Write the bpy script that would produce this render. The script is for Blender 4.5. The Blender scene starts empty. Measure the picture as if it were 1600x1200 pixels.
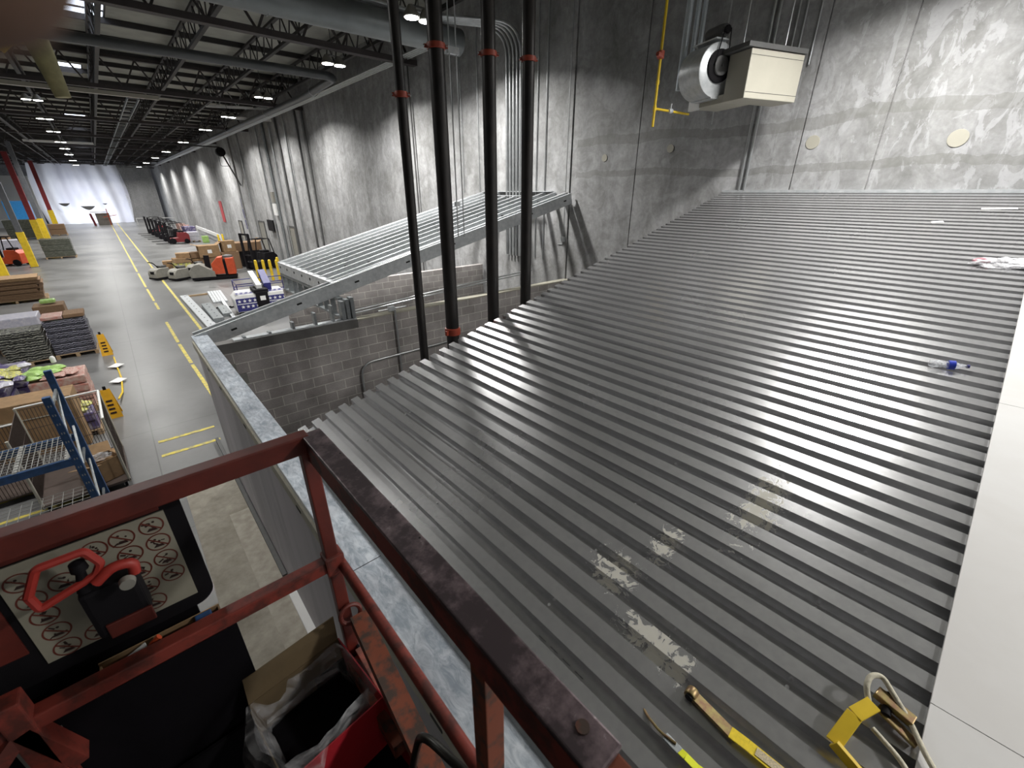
import bpy, bmesh, math, random
from mathutils import Vector, Matrix
random.seed(7)
S = bpy.context.scene
COL = S.collection
PI = math.pi
R = math.radians

# ---------------------------------------------------------------- camera, world, exposure
EYE = 5.2                     # photographer stands in the raised lift basket
cd = bpy.data.cameras.new('camera'); cam = bpy.data.objects.new('camera', cd); COL.objects.link(cam)
cd.sensor_width = 36; cd.lens = 666/1600*36; cd.clip_start = .01; cd.clip_end = 400
cam.location = (0, 0, EYE); cam.rotation_euler = (R(65.74), 0, R(-41.8))
cd.dof.use_dof = True; cd.dof.focus_distance = 6; cd.dof.aperture_fstop = 7.5
S.camera = cam
w = bpy.data.worlds.new('world'); S.world = w; w.use_nodes = True
w.node_tree.nodes['Background'].inputs[0].default_value = (.85, .9, 1, 1)
w.node_tree.nodes['Background'].inputs[1].default_value = .05
S.view_settings.view_transform = 'Standard'; S.view_settings.look = 'None'
S.view_settings.gamma = 1; S.view_settings.use_curve_mapping = False
S.view_settings.exposure = 0.12
LAMP_W = 520
S.cycles.sample_clamp_indirect = 1.5; S.cycles.diffuse_bounces = 3; S.cycles.glossy_bounces = 2

# ---------------------------------------------------------------- materials
def nt(name):
    m = bpy.data.materials.new(name); m.use_nodes = True
    t = m.node_tree; return m, t, t.nodes['Principled BSDF']
def ramp(t, a, b, ca, cb):
    r = t.nodes.new('ShaderNodeValToRGB'); e = r.color_ramp.elements
    e[0].position = a; e[1].position = b; e[0].color = (*ca, 1); e[1].color = (*cb, 1); return r
def pos(t, sc=(1, 1, 1), obj=False):
    mp = t.nodes.new('ShaderNodeMapping'); mp.inputs['Scale'].default_value = sc
    if obj:
        tc = t.nodes.new('ShaderNodeTexCoord'); t.links.new(tc.outputs['Object'], mp.inputs[0])
    else:
        g = t.nodes.new('ShaderNodeNewGeometry'); t.links.new(g.outputs['Position'], mp.inputs[0])
    return mp
def noise(t, mp, scale, detail=4, rough=.6, dist=0):
    n = t.nodes.new('ShaderNodeTexNoise'); n.inputs['Scale'].default_value = scale
    n.inputs['Detail'].default_value = detail; n.inputs['Roughness'].default_value = rough
    n.inputs['Distortion'].default_value = dist
    t.links.new(mp.outputs[0], n.inputs['Vector']); return n
def mixc(t, fac, a, b, mode='MIX'):
    m = t.nodes.new('ShaderNodeMix'); m.data_type = 'RGBA'; m.blend_type = mode
    for s, v in ((0, fac), (6, a), (7, b)):
        if hasattr(v, 'links') or hasattr(v, 'is_output'): t.links.new(v, m.inputs[s])
        elif s == 0: m.inputs[0].default_value = v
        else: m.inputs[s].default_value = (*v, 1)
    return m.outputs[2]
def mathn(t, op, a, b=None, c=None):
    n = t.nodes.new('ShaderNodeMath'); n.operation = op
    for i, v in enumerate((a, b, c)):
        if v is None: continue
        if hasattr(v, 'is_output'): t.links.new(v, n.inputs[i])
        else: n.inputs[i].default_value = v
    return n.outputs[0]
def bump(t, b, src, strength=.2, dist=.01):
    n = t.nodes.new('ShaderNodeBump'); n.inputs['Strength'].default_value = strength; n.inputs['Distance'].default_value = dist
    t.links.new(src, n.inputs['Height']); t.links.new(n.outputs[0], b.inputs['Normal'])
def mat(name, c, rough=.6, metal=0, var=.18, scale=6, c2=None, stretch=(1, 1, 1), lo=.35, hi=.65, alpha=1, spec=.5, bmp=0, obj=True):
    m, t, b = nt(name)
    mp = pos(t, stretch, obj); n = noise(t, mp, scale)
    c2 = c2 or tuple(x*(1-var) for x in c)
    r = ramp(t, lo, hi, c, c2); t.links.new(n.outputs[0], r.inputs[0]); t.links.new(r.outputs[0], b.inputs['Base Color'])
    b.inputs['Roughness'].default_value = rough; b.inputs['Metallic'].default_value = metal
    b.inputs['Specular IOR Level'].default_value = spec
    if alpha < 1: b.inputs['Alpha'].default_value = alpha
    if bmp: bump(t, b, n.outputs[0], bmp)
    return m
def emit(name, c, s):
    m, t, b = nt(name); b.inputs['Base Color'].default_value = (*c, 1)
    b.inputs['Emission Color'].default_value = (*c, 1); b.inputs['Emission Strength'].default_value = s; return m
M = {}
M['red'] = mat('red_paint', (.15, .022, .014), .5, 0, scale=9, c2=(.09, .015, .01), bmp=.05)
M['red_worn'] = mat('red_paint_worn', (.22, .036, .024), .6, 0, scale=14, c2=(.09, .022, .016), lo=.45, hi=.6)
M['rust'] = mat('rusty_red_steel', (.22, .06, .03), .75, .1, scale=22, c2=(.07, .045, .035), lo=.45, hi=.6)
M['pinkrust'] = mat('pink_red_worn_paint', (.38, .12, .09), .7, 0, scale=16, c2=(.12, .07, .055), lo=.42, hi=.6)
M['black'] = mat('black_plastic', (.007, .006, .008), .7, 0, scale=8, spec=.2)
M['blackmat'] = mat('black_rubber', (.004, .003, .005), .9, 0, scale=8, spec=.15)
M['pipe'] = mat('black_steel_pipe', (.016, .015, .015), .42, .3, scale=7, c2=(.035, .03, .028), stretch=(1, 1, .3))
M['coupling'] = mat('red_orange_coupling', (.30, .045, .022), .5, 0, scale=20)
M['galv'] = mat('galvanised_steel', (.72, .74, .76), .38, .4, scale=12, c2=(.56, .59, .61))
M['galv_dull'] = mat('dull_galvanised_steel', (.34, .36, .37), .45, .6, scale=12, c2=(.24, .26, .27))
M['hole'] = mat('dark_opening', (.02, .02, .02), .9)
M['conduit'] = mat('zinc_conduit', (.55, .57, .58), .35, .7, scale=5)
M['brown'] = mat('brown_cardboard', (.31, .195, .10), .85, 0, scale=5, c2=(.23, .145, .075))
M['brown_d'] = mat('aged_cardboard', (.26, .16, .09), .85, 0, scale=30, c2=(.15, .09, .05), stretch=(1, 1, 4))
M['yellow'] = mat('safety_yellow', (.80, .56, .02), .55, 0, scale=4, c2=(.62, .42, .02))
M['line'] = mat('worn_yellow_line', (.56, .46, .08), .6, 0, scale=9, c2=(.30, .27, .14), lo=.45, hi=.62)
M['colred'] = mat('column_red', (.24, .025, .03), .5)
M['colgrey'] = mat('column_grey', (.12, .125, .14), .6)
M['beige'] = mat('beige_enamel', (.43, .41, .345), .5, 0, var=.06, scale=3)
M['white'] = mat('white_paint', (.78, .78, .77), .5, 0, var=.05)
M['orange'] = mat('orange_red_paint', (.62, .09, .03), .45)
M['dgrey'] = mat('dark_grey_plastic', (.09, .09, .09), .6)
M['lgrey'] = mat('light_grey_plastic', (.26, .25, .22), .6)
M['blue'] = mat('rack_blue', (.03, .09, .24), .5, 0, scale=10, c2=(.02, .06, .15))
M['navy'] = mat('navy_paint', (.03, .03, .17), .5)
M['wire'] = mat('zinc_wire', (.42, .42, .40), .45, .5)
M['wire_b'] = mat('brown_wire', (.10, .075, .065), .5, .3)
M['wood'] = mat('pallet_wood', (.42, .30, .18), .85, 0, scale=14, stretch=(1, 1, 6))
M['truss'] = mat('dark_truss_steel', (.035, .032, .032), .6, .2)
M['girder'] = mat('girder_primer', (.05, .042, .042), .6, .2)
M['duct'] = mat('painted_duct', (.19, .205, .21), .4, .4, scale=2)
M['darkduct'] = mat('dark_painted_pipe', (.10, .105, .11), .4, .4, scale=2)
M['paleflue'] = mat('pale_blue_grey_flue', (.68, .74, .80), .35, .3, scale=3)
M['straw'] = mat('ratchet_bronze', (.22, .12, .08), .4, .7, scale=30, c2=(.30, .25, .10))
M['rope'] = mat('cream_rope', (.62, .58, .46), .9, 0, scale=60, bmp=.5)
M['webbing'] = mat('yellow_webbing', (.80, .60, .03), .8, 0, scale=60)
M['lime'] = mat('lime_film', (.24, .46, .08), .4, 0, scale=14, c2=(.45, .62, .25))
M['purple'] = mat('purple_pack', (.10, .06, .16), .35, 0, scale=18, c2=(.26, .22, .34))
M['violet'] = mat('violet_pack', (.10, .08, .20), .35, 0, scale=6, c2=(.34, .32, .38), lo=.48, hi=.6)
M['ypack'] = mat('yellow_pack', (.56, .55, .14), .35, 0, scale=8, c2=(.22, .20, .24), lo=.5, hi=.6)
M['pink'] = mat('pink_carton', (.42, .17, .14), .5, 0, scale=9, c2=(.50, .40, .35))
M['wfilm'] = mat('white_film', (.68, .66, .72), .3, 0, scale=12, c2=(.5, .5, .6))
M['bfilm'] = mat('black_film', (.035, .035, .05), .22, 0, scale=6, c2=(.13, .13, .17), stretch=(1, 1, 9), lo=.5, hi=.8, bmp=.6)
M['gfilm'] = mat('grey_green_film', (.07, .075, .06), .25, 0, scale=6, c2=(.25, .26, .22), stretch=(1, 1, 9), lo=.5, hi=.8, bmp=.6)
M['skin'] = mat('brown_skin', (.10, .052, .032), .6, 0, scale=40)
M['dyellow'] = mat('dusty_yellow', (.42, .38, .20), .7, 0, scale=3, c2=(.3, .28, .15))
M['screw'] = mat('bright_screw', (.8, .8, .8), .35, .3)
M['sticker'] = mat('cream_sticker', (.30, .285, .225), .5, 0, var=.1, scale=9)
M['ink'] = mat('dark_ink', (.03, .012, .01), .6)
M['inkred'] = mat('dark_red_ink', (.13, .025, .015), .6)
M['handle'] = mat('handle_red', (.42, .04, .03), .45)
M['flap'] = mat('dark_brown_card', (.11, .075, .035), .85, 0, scale=12)
M['boxred'] = mat('glossy_red_card', (.40, .02, .03), .35)
M['tan'] = mat('cream_board_edge', (.40, .38, .31), .8, 0, scale=10)
M['skyblue'] = mat('bright_blue_wrap', (.05, .35, .85), .4)

def m_floor():
    m, t, b = nt('polished_concrete_floor')
    mp = pos(t); n1 = noise(t, mp, .35, 5, .6); n2 = noise(t, mp, 3.5, 6, .65)
    r1 = ramp(t, .35, .7, (.125, .125, .123), (.18, .18, .18)); t.links.new(n1.outputs[0], r1.inputs[0])
    r2 = ramp(t, .3, .75, (.93, .93, .93), (1.04, 1.04, 1.04)); t.links.new(n2.outputs[0], r2.inputs[0])
    c = mixc(t, 1.0, r1.outputs[0], r2.outputs[0], 'MULTIPLY')
    # saw-cut joints, a grid 4.5 m by 4.5 m
    sx = t.nodes.new('ShaderNodeSeparateXYZ'); t.links.new(mp.outputs[0], sx.inputs[0])
    lines = []
    for ax, off, per in ((0, .55, 4.5), (1, 1.2, 4.5)):
        a = mathn(t, 'ADD', sx.outputs[ax], off+450); a = mathn(t, 'MODULO', a, per)
        lines.append(mathn(t, 'LESS_THAN', a, .022))
    l = mathn(t, 'MAXIMUM', *lines); l = mathn(t, 'MULTIPLY', l, .6)
    c = mixc(t, l, c, (.05, .05, .05))
    t.links.new(c, b.inputs['Base Color'])
    rr = ramp(t, .3, .7, (.30, .30, .30), (.42, .42, .42)); t.links.new(n1.outputs[0], rr.inputs[0]); t.links.new(rr.outputs[0], b.inputs['Roughness'])
    return m
def m_pad():
    m, t, b = nt('dusty_concrete_pad')
    mp = pos(t); n1 = noise(t, mp, 1.6, 6, .6); n2 = noise(t, mp, 9, 6, .7)
    r = ramp(t, .35, .65, (.26, .235, .19), (.40, .37, .31)); t.links.new(n1.outputs[0], r.inputs[0])
    r2 = ramp(t, .3, .75, (.8, .8, .8), (1.1, 1.1, 1.1)); t.links.new(n2.outputs[0], r2.inputs[0])
    t.links.new(mixc(t, 1.0, r.outputs[0], r2.outputs[0], 'MULTIPLY'), b.inputs['Base Color']); b.inputs['Roughness'].default_value = .85
    return m
def m_wall():
    m, t, b = nt('tilt_up_concrete_wall')
    mp = pos(t); n1 = noise(t, mp, .55, 6, .62, .6); n2 = noise(t, mp, 2.2, 8, .65, 1.2); n3 = noise(t, mp, 14, 4, .6)
    mv = pos(t, (1, 1, .16)); n4 = noise(t, mv, 2.2, 5, .6)
    r1 = ramp(t, .32, .68, (.25, .25, .245), (.42, .42, .425)); t.links.new(n1.outputs[0], r1.inputs[0])
    r2 = ramp(t, .38, .62, (.78, .78, .77), (1.14, 1.14, 1.16)); t.links.new(n2.outputs[0], r2.inputs[0])
    c = mixc(t, .85, r1.outputs[0], r2.outputs[0], 'MULTIPLY')
    r4 = ramp(t, .35, .65, (.72, .72, .72), (1.15, 1.15, 1.15)); t.links.new(n4.outputs[0], r4.inputs[0])
    c = mixc(t, .7, c, r4.outputs[0], 'MULTIPLY')
    r3 = ramp(t, .3, .7, (.88, .88, .88), (1.08, 1.08, 1.08)); t.links.new(n3.outputs[0], r3.inputs[0])
    c = mixc(t, 1.0, c, r3.outputs[0], 'MULTIPLY')
    # pale laitance stains with sharp rims, only on the panels near the corner of the new roof
    sx = t.nodes.new('ShaderNodeSeparateXYZ'); t.links.new(mp.outputs[0], sx.inputs[0])
    n5 = noise(t, pos(t, (1, 1.7, .8)), 2.3, 7, .65, 1.3)
    st = ramp(t, .53, .56, (0, 0, 0), (1, 1, 1)); t.links.new(n5.outputs[0], st.inputs[0])
    near = ramp(t, 0, 1, (1, 1, 1), (0, 0, 0))
    t.links.new(mathn(t, 'MULTIPLY', sx.outputs[1], .11), near.inputs[0])
    f = mathn(t, 'MULTIPLY', st.outputs[0], near.outputs[0]); f = mathn(t, 'MULTIPLY', f, .38)
    c = mixc(t, f, c, (.56, .56, .59))
    # two darker horizontal bands where old patches ran
    bands = None
    for z0, h in ((6.35, .09), (5.62, .07)):
        zz = mathn(t, 'ADD', sx.outputs[2], mathn(t, 'MULTIPLY', n1.outputs[0], .5))
        d = mathn(t, 'ABSOLUTE', mathn(t, 'SUBTRACT', zz, z0+.25)); k = mathn(t, 'LESS_THAN', d, h)
        bands = k if bands is None else mathn(t, 'MAXIMUM', bands, k)
    yy = mathn(t, 'GREATER_THAN', 8.4, sx.outputs[1])
    f = mathn(t, 'MULTIPLY', mathn(t, 'MULTIPLY', bands, yy), .45)
    c = mixc(t, f, c, (.17, .17, .155))
    t.links.new(c, b.inputs['Base Color']); b.inputs['Roughness'].default_value = .72
    bump(t, b, n2.outputs[0], .15, .02)
    return m
def m_cmu():
    m, t, b = nt('grey_block_wall')
    tc = t.nodes.new('ShaderNodeNewGeometry'); sx = t.nodes.new('ShaderNodeSeparateXYZ'); t.links.new(tc.outputs['Position'], sx.inputs[0])
    cx = t.nodes.new('ShaderNodeCombineXYZ'); t.links.new(sx.outputs[0], cx.inputs[0]); t.links.new(sx.outputs[2], cx.inputs[1])
    br = t.nodes.new('ShaderNodeTexBrick'); t.links.new(cx.outputs[0], br.inputs['Vector'])
    br.inputs['Scale'].default_value = 1; br.inputs['Brick Width'].default_value = .406; br.inputs['Row Height'].default_value = .203
    br.inputs['Mortar Size'].default_value = .0065; br.inputs['Mortar Smooth'].default_value = .2
    br.inputs['Color1'].default_value = (.30, .275, .265, 1); br.inputs['Color2'].default_value = (.37, .345, .335, 1); br.inputs['Mortar'].default_value = (.62, .60, .55, 1)
    n = noise(t, pos(t), 1.3, 5, .6); r = ramp(t, .35, .65, (.75, .75, .75), (1.15, 1.15, 1.15)); t.links.new(n.outputs[0], r.inputs[0])
    n2 = noise(t, pos(t), 60, 3, .7); r2 = ramp(t, .3, .7, (.85, .85, .85), (1.1, 1.1, 1.1)); t.links.new(n2.outputs[0], r2.inputs[0])
    c = mixc(t, 1.0, br.outputs[0], r.outputs[0], 'MULTIPLY'); c = mixc(t, 1.0, c, r2.outputs[0], 'MULTIPLY')
    t.links.new(c, b.inputs['Base Color']); b.inputs['Roughness'].default_value = .9
    bump(t, b, br.outputs['Fac'], -.5, .006)
    return m
def m_deck():
    m, t, b = nt('grey_steel_deck')
    mp = pos(t); n = noise(t, mp, 26, 4, .6); n1 = noise(t, mp, 1.1, 3, .5)
    r = ramp(t, .3, .7, (.47, .47, .48), (.55, .55, .555)); t.links.new(n.outputs[0], r.inputs[0])
    c = r.outputs[0]
    # dried mud splashes: ellipses broken up by noise
    sx = t.nodes.new('ShaderNodeSeparateXYZ'); t.links.new(mp.outputs[0], sx.inputs[0])
    tot = None
    for (x, y, rx, ry) in ((1.70, .98, .17, .2), (1.52, .60, .12, .26), (2.62, .55, .45, .16), (2.02, .85, .2, .12), (1.5, .45, .14, .1)):
        dx = mathn(t, 'DIVIDE', mathn(t, 'SUBTRACT', sx.outputs[0], x), rx); dy = mathn(t, 'DIVIDE', mathn(t, 'SUBTRACT', sx.outputs[1], y), ry)
        d = mathn(t, 'SQRT', mathn(t, 'ADD', mathn(t, 'MULTIPLY', dx, dx), mathn(t, 'MULTIPLY', dy, dy)))
        k = mathn(t, 'SUBTRACT', 1.0, d); k = mathn(t, 'MAXIMUM', k, 0)
        tot = k if tot is None else mathn(t, 'MAXIMUM', tot, k)
    n2 = noise(t, mp, 13, 8, .65, 1.5)
    k = mathn(t, 'ADD', mathn(t, 'MULTIPLY', tot, .30), n2.outputs[0])
    rs = ramp(t, .655, .70, (0, 0, 0), (1, 1, 1)); t.links.new(k, rs.inputs[0])
    gate = mathn(t, 'MULTIPLY', rs.outputs[0], mathn(t, 'GREATER_THAN', tot, .02))
    c = mixc(t, mathn(t, 'MULTIPLY', gate, .8), c, (.50, .48, .41))
    t.links.new(c, b.inputs['Base Color'])
    met = mathn(t, 'SUBTRACT', .76, mathn(t, 'MULTIPLY', gate, .7)); t.links.new(met, b.inputs['Metallic'])
    rr = ramp(t, .3, .7, (.22, .22, .22), (.28, .28, .28)); t.links.new(n1.outputs[0], rr.inputs[0])
    t.links.new(mathn(t, 'ADD', rr.outputs[0], mathn(t, 'MULTIPLY', gate, .4)), b.inputs['Roughness'])
    return m
def m_track():
    m, t, b = nt('spangled_galvanised_track')
    mp = pos(t, (1, .35, 1)); n = noise(t, mp, 22, 6, .7, .8); n2 = noise(t, pos(t), 2.4, 4, .6)
    r = ramp(t, .38, .62, (.36, .41, .47), (.66, .70, .75)); t.links.new(n.outputs[0], r.inputs[0])
    r2 = ramp(t, .35, .65, (.7, .7, .72), (1.15, 1.15, 1.15)); t.links.new(n2.outputs[0], r2.inputs[0])
    t.links.new(mixc(t, 1.0, r.outputs[0], r2.outputs[0], 'MULTIPLY'), b.inputs['Base Color'])
    b.inputs['Metallic'].default_value = .55; b.inputs['Roughness'].default_value = .42
    return m
def m_drywall():
    m, t, b = nt('lilac_grey_sheathing_paper')
    mp = pos(t, (1, 1, .25)); n = noise(t, mp, .9, 4, .6, .5)
    r = ramp(t, .45, .62, (.42, .40, .42), (.30, .29, .30)); t.links.new(n.outputs[0], r.inputs[0])
    t.links.new(r.outputs[0], b.inputs['Base Color']); b.inputs['Roughness'].default_value = .85; return m
def m_board():
    m, t, b = nt('white_cover_board')
    mp = pos(t, (1, .5, 1)); n = noise(t, mp, 1.4, 6, .6, .4); n2 = noise(t, pos(t, (.6, 3, 1)), 5, 7, .7, .6)
    r = ramp(t, .35, .65, (.62, .605, .59), (.68, .675, .67)); t.links.new(n.outputs[0], r.inputs[0])
    s = ramp(t, .70, .74, (0, 0, 0), (1, 1, 1)); t.links.new(n2.outputs[0], s.inputs[0])
    t.links.new(mixc(t, mathn(t, 'MULTIPLY', s.outputs[0], .35), r.outputs[0], (.36, .36, .32)), b.inputs['Base Color'])
    b.inputs['Roughness'].default_value = .6; return m
def m_rail():
    m, t, b = nt('worn_dark_rail_cap')
    mp = pos(t); n = noise(t, mp, 13, 8, .7); n2 = noise(t, mp, 60, 4, .7)
    r = ramp(t, .48, .66, (.07, .052, .058), (.24, .18, .195)); t.links.new(n.outputs[0], r.inputs[0])
    s = ramp(t, .60, .66, (0, 0, 0), (1, 1, 1)); t.links.new(n2.outputs[0], s.inputs[0])
    s2 = ramp(t, .55, .70, (0, 0, 0), (1, 1, 1)); t.links.new(n.outputs[0], s2.inputs[0])
    f = mathn(t, 'MULTIPLY', s.outputs[0], s2.outputs[0])
    t.links.new(mixc(t, f, r.outputs[0], (.48, .44, .44)), b.inputs['Base Color'])
    b.inputs['Roughness'].default_value = .42; b.inputs['Metallic'].default_value = .35; return m
def m_ceiling():
    m, t, b = nt('pale_roof_panels')
    mp = pos(t); n = noise(t, mp, 1.2, 5, .6)
    r = ramp(t, .35, .65, (.30, .30, .27), (.38, .38, .34)); t.links.new(n.outputs[0], r.inputs[0])
    t.links.new(r.outputs[0], b.inputs['Base Color']); b.inputs['Roughness'].default_value = .9; return m
def m_curtain():
    m, t, b = nt('milky_plastic_sheet')
    mp = pos(t, (1, 1, .4)); n = noise(t, mp, .35, 4, .6, .6); r = ramp(t, .35, .65, (.62, .62, .70), (.78, .78, .82)); t.links.new(n.outputs[0], r.inputs[0])
    tr = t.nodes.new('ShaderNodeBsdfTranslucent'); t.links.new(r.outputs[0], tr.inputs[0]); t.links.new(r.outputs[0], b.inputs['Base Color'])
    b.inputs['Roughness'].default_value = .4
    mx = t.nodes.new('ShaderNodeMixShader'); mx.inputs[0].default_value = .55
    t.links.new(b.outputs[0], mx.inputs[1]); t.links.new(tr.outputs[0], mx.inputs[2])
    t.links.new(mx.outputs[0], t.nodes['Material Output'].inputs[0]); return m
def m_clear(name, tint=(.9, .9, .92), a=.25, rough=.12):
    m, t, b = nt(name); mp = pos(t, obj=True); n = noise(t, mp, 14, 3, .5, 1.5)
    b.inputs['Base Color'].default_value = (*tint, 1); b.inputs['Roughness'].default_value = rough
    r = ramp(t, .4, .7, (a*.5,)*3, (min(1, a*2),)*3); t.links.new(n.outputs[0], r.inputs[0]); t.links.new(r.outputs[0], b.inputs['Alpha'])
    bump(t, b, n.outputs[0], .8, .01); return m
def m_wrap(name, base, hi, per, lo=.5):
    """stretch wrapped goods: wavy horizontal layers of packs"""
    m, t, b = nt(name); mp = pos(t, (3, 3, 1), True); w_ = t.nodes.new('ShaderNodeTexWave'); w_.bands_direction = 'Z'
    w_.inputs['Scale'].default_value = per; w_.inputs['Distortion'].default_value = 6; w_.inputs['Detail'].default_value = 3
    t.links.new(mp.outputs[0], w_.inputs[0]); n = noise(t, mp, 5, 4, .7)
    k = mathn(t, 'MULTIPLY', w_.outputs['Fac'], n.outputs[0]); r = ramp(t, .15, lo, base, hi); t.links.new(k, r.inputs[0])
    t.links.new(r.outputs[0], b.inputs['Base Color']); b.inputs['Roughness'].default_value = .28; bump(t, b, k, .8, .03); return m
M['floor'] = m_floor(); M['pad'] = m_pad(); M['wall'] = m_wall(); M['cmu'] = m_cmu(); M['deck'] = m_deck(); M['track'] = m_track()
M['dry'] = m_drywall(); M['board'] = m_board(); M['rail'] = m_rail(); M['ceil'] = m_ceiling(); M['curtain'] = m_curtain()
M['clear'] = m_clear('clear_bag_film', (.8, .8, .82), .16); M['pet'] = m_clear('clear_bottle_plastic', (.85, .88, .92), .35)
M['sky'] = emit('skylight_glow', (.80, .87, 1), 3.0); M['lens'] = emit('lamp_lens', (1, 1, .96), 30)
M['wrap_b'] = m_wrap('black_wrapped_goods', (.02, .02, .03), (.24, .24, .30), 5)
M['wrap_g'] = m_wrap('grey_wrapped_goods', (.03, .03, .028), (.26, .26, .22), 4)
M['wrap_p'] = m_wrap('purple_wrapped_goods', (.05, .03, .08), (.30, .24, .38), 5)

# ---------------------------------------------------------------- mesh helpers
class MB:
    def __init__(s): s.v = []; s.f = []
    def add(s, vs, fs):
        o = len(s.v); s.v += [tuple(v) for v in vs]; s.f += [tuple(i+o for i in f) for f in fs]; return s
    def box(s, x0, x1, y0, y1, z0, z1, M4=None):
        vs = [Vector((x, y, z)) for z in (z0, z1) for (x, y) in ((x0, y0), (x1, y0), (x1, y1), (x0, y1))]
        if M4: vs = [M4 @ v for v in vs]
        return s.add(vs, [(3, 2, 1, 0), (4, 5, 6, 7), (0, 1, 5, 4), (1, 2, 6, 5), (2, 3, 7, 6), (3, 0, 4, 7)])
    def bar(s, a, b, w_, h, up=(0, 0, 1)):
        a = Vector(a); b = Vector(b); d = (b-a).normalized(); u = Vector(up)
        if abs(d.dot(u)) > .99: u = Vector((1, 0, 0))
        r = d.cross(u).normalized(); u = r.cross(d).normalized(); vs = []
        for p in (a, b):
            for sx, sy in ((-1, -1), (1, -1), (1, 1), (-1, 1)): vs.append(p+r*sx*w_/2+u*sy*h/2)
        return s.add(vs, [(0, 1, 2, 3), (7, 6, 5, 4), (0, 4, 5, 1), (1, 5, 6, 2), (2, 6, 7, 3), (3, 7, 4, 0)])
    def tube(s, pts, r, n=12, cap=True):
        pts = [Vector(p) for p in pts]; rs = r if isinstance(r, (list, tuple)) else [r]*len(pts); vs = []; fs = []; prev = None
        for i, p in enumerate(pts):
            d = (pts[min(i+1, len(pts)-1)]-pts[max(i-1, 0)]).normalized()
            if prev is None:
                u = Vector((0, 0, 1)) if abs(d.z) < .9 else Vector((1, 0, 0)); a = d.cross(u).normalized()
            else: a = (prev-d*prev.dot(d)).normalized()
            prev = a; b = d.cross(a)
            for k in range(n):
                th = 2*PI*k/n; vs.append(p+(a*math.cos(th)+b*math.sin(th))*rs[i])
        for i in range(len(pts)-1):
            for k in range(n): fs.append((i*n+k, i*n+(k+1) % n, (i+1)*n+(k+1) % n, (i+1)*n+k))
        if cap: fs += [tuple(range(n-1, -1, -1)), tuple((len(pts)-1)*n+k for k in range(n))]
        return s.add(vs, fs)
    def prism(s, poly, a, b):
        """poly: list of 2 vectors (2D) extruded; a(p)->3D bottom, b(p)->3D top"""
        n = len(poly); vs = [a(p) for p in poly]+[b(p) for p in poly]
        return s.add(vs, [tuple(range(n-1, -1, -1)), tuple(range(n, 2*n))]+[(i, (i+1) % n, n+(i+1) % n, n+i) for i in range(n)])
    def lathe(s, prof, c=(0, 0, 0), n=24, axis='Z', M4=None):
        vs = []; fs = []
        for (r, h) in prof:
            for k in range(n):
                th = 2*PI*k/n; x, y = r*math.cos(th), r*math.sin(th)
                v = {'Z': (x, y, h), 'X': (h, x, y), 'Y': (x, h, y)}[axis]; v = Vector(v)
                if M4: v = M4 @ v
                vs.append(v+Vector(c))
        for i in range(len(prof)-1):
            for k in range(n): fs.append((i*n+k, i*n+(k+1) % n, (i+1)*n+(k+1) % n, (i+1)*n+k))
        fs += [tuple(range(n-1, -1, -1)), tuple((len(prof)-1)*n+k for k in range(n))]
        return s.add(vs, fs)
    def build(s, name, m, parent=None, smooth=False, bevel=0, loc=None):
        me = bpy.data.meshes.new(name); me.from_pydata(s.v, [], s.f)
        bm = bmesh.new(); bm.from_mesh(me); bmesh.ops.recalc_face_normals(bm, faces=bm.faces)
        if bevel: bmesh.ops.bevel(bm, geom=list(bm.edges), offset=bevel, segments=2, profile=.6, affect='EDGES', clamp_overlap=True)
        bm.to_mesh(me); bm.free()
        me.materials.append(M[m] if isinstance(m, str) else m)
        if smooth:
            for p in me.polygons: p.use_smooth = True
            try: me.set_sharp_from_angle(angle=R(38))
            except Exception: pass
        o = bpy.data.objects.new(name, me); COL.objects.link(o)
        if parent: o.parent = parent
        if loc: o.location = loc
        return o
def box(name, m, x0, x1, y0, y1, z0, z1, parent=None, bevel=0): return MB().box(x0, x1, y0, y1, z0, z1).build(name, m, parent, bevel=bevel)
def tag(o, label=None, cat=None, group=None, kind=None):
    if label: o['label'] = label
    if cat: o['category'] = cat
    if group: o['group'] = group
    if kind: o['kind'] = kind
    return o
def thing(name, label, cat, loc=(0, 0, 0), rz=0, group=None):
    o = bpy.data.objects.new(name, None); COL.objects.link(o); o.location = loc; o.rotation_euler = (0, 0, rz); o.empty_display_size = .1
    return tag(o, label, cat, group)
def struct(o, label=None): return tag(o, label, None, None, 'structure')
def kids(o): return [c for c in bpy.data.objects if c.parent == o]
def dup(o, loc=None, rz=None, label=None, group=None, parent=None):
    ch = list(o.children)
    c = o.copy(); COL.objects.link(c)
    if parent: c.parent = parent
    if loc is not None: c.location = loc
    if rz is not None: c.rotation_euler = (0, 0, rz)
    if label: c['label'] = label
    if group: c['group'] = group
    for k in ch: dup(k, parent=c)
    return c
def arc(cx, cy, r, a0, a1, n=8): return [(cx+r*math.cos(a0+(a1-a0)*i/n), cy+r*math.sin(a0+(a1-a0)*i/n)) for i in range(n+1)]
def bend(pts, r=.1, n=6):
    """round the corners of a polyline"""
    P = [Vector(p) for p in pts]; out = [P[0]]
    for i in range(1, len(P)-1):
        a = (P[i-1]-P[i]); b = (P[i+1]-P[i]); q = min(r, a.length*.45, b.length*.45); A = P[i]+a.normalized()*q; B = P[i]+b.normalized()*q
        for k in range(n+1):
            u = k/n; out.append(A*(1-u)**2+P[i]*2*u*(1-u)+B*u*u)
    out.append(P[-1]); return out

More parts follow.
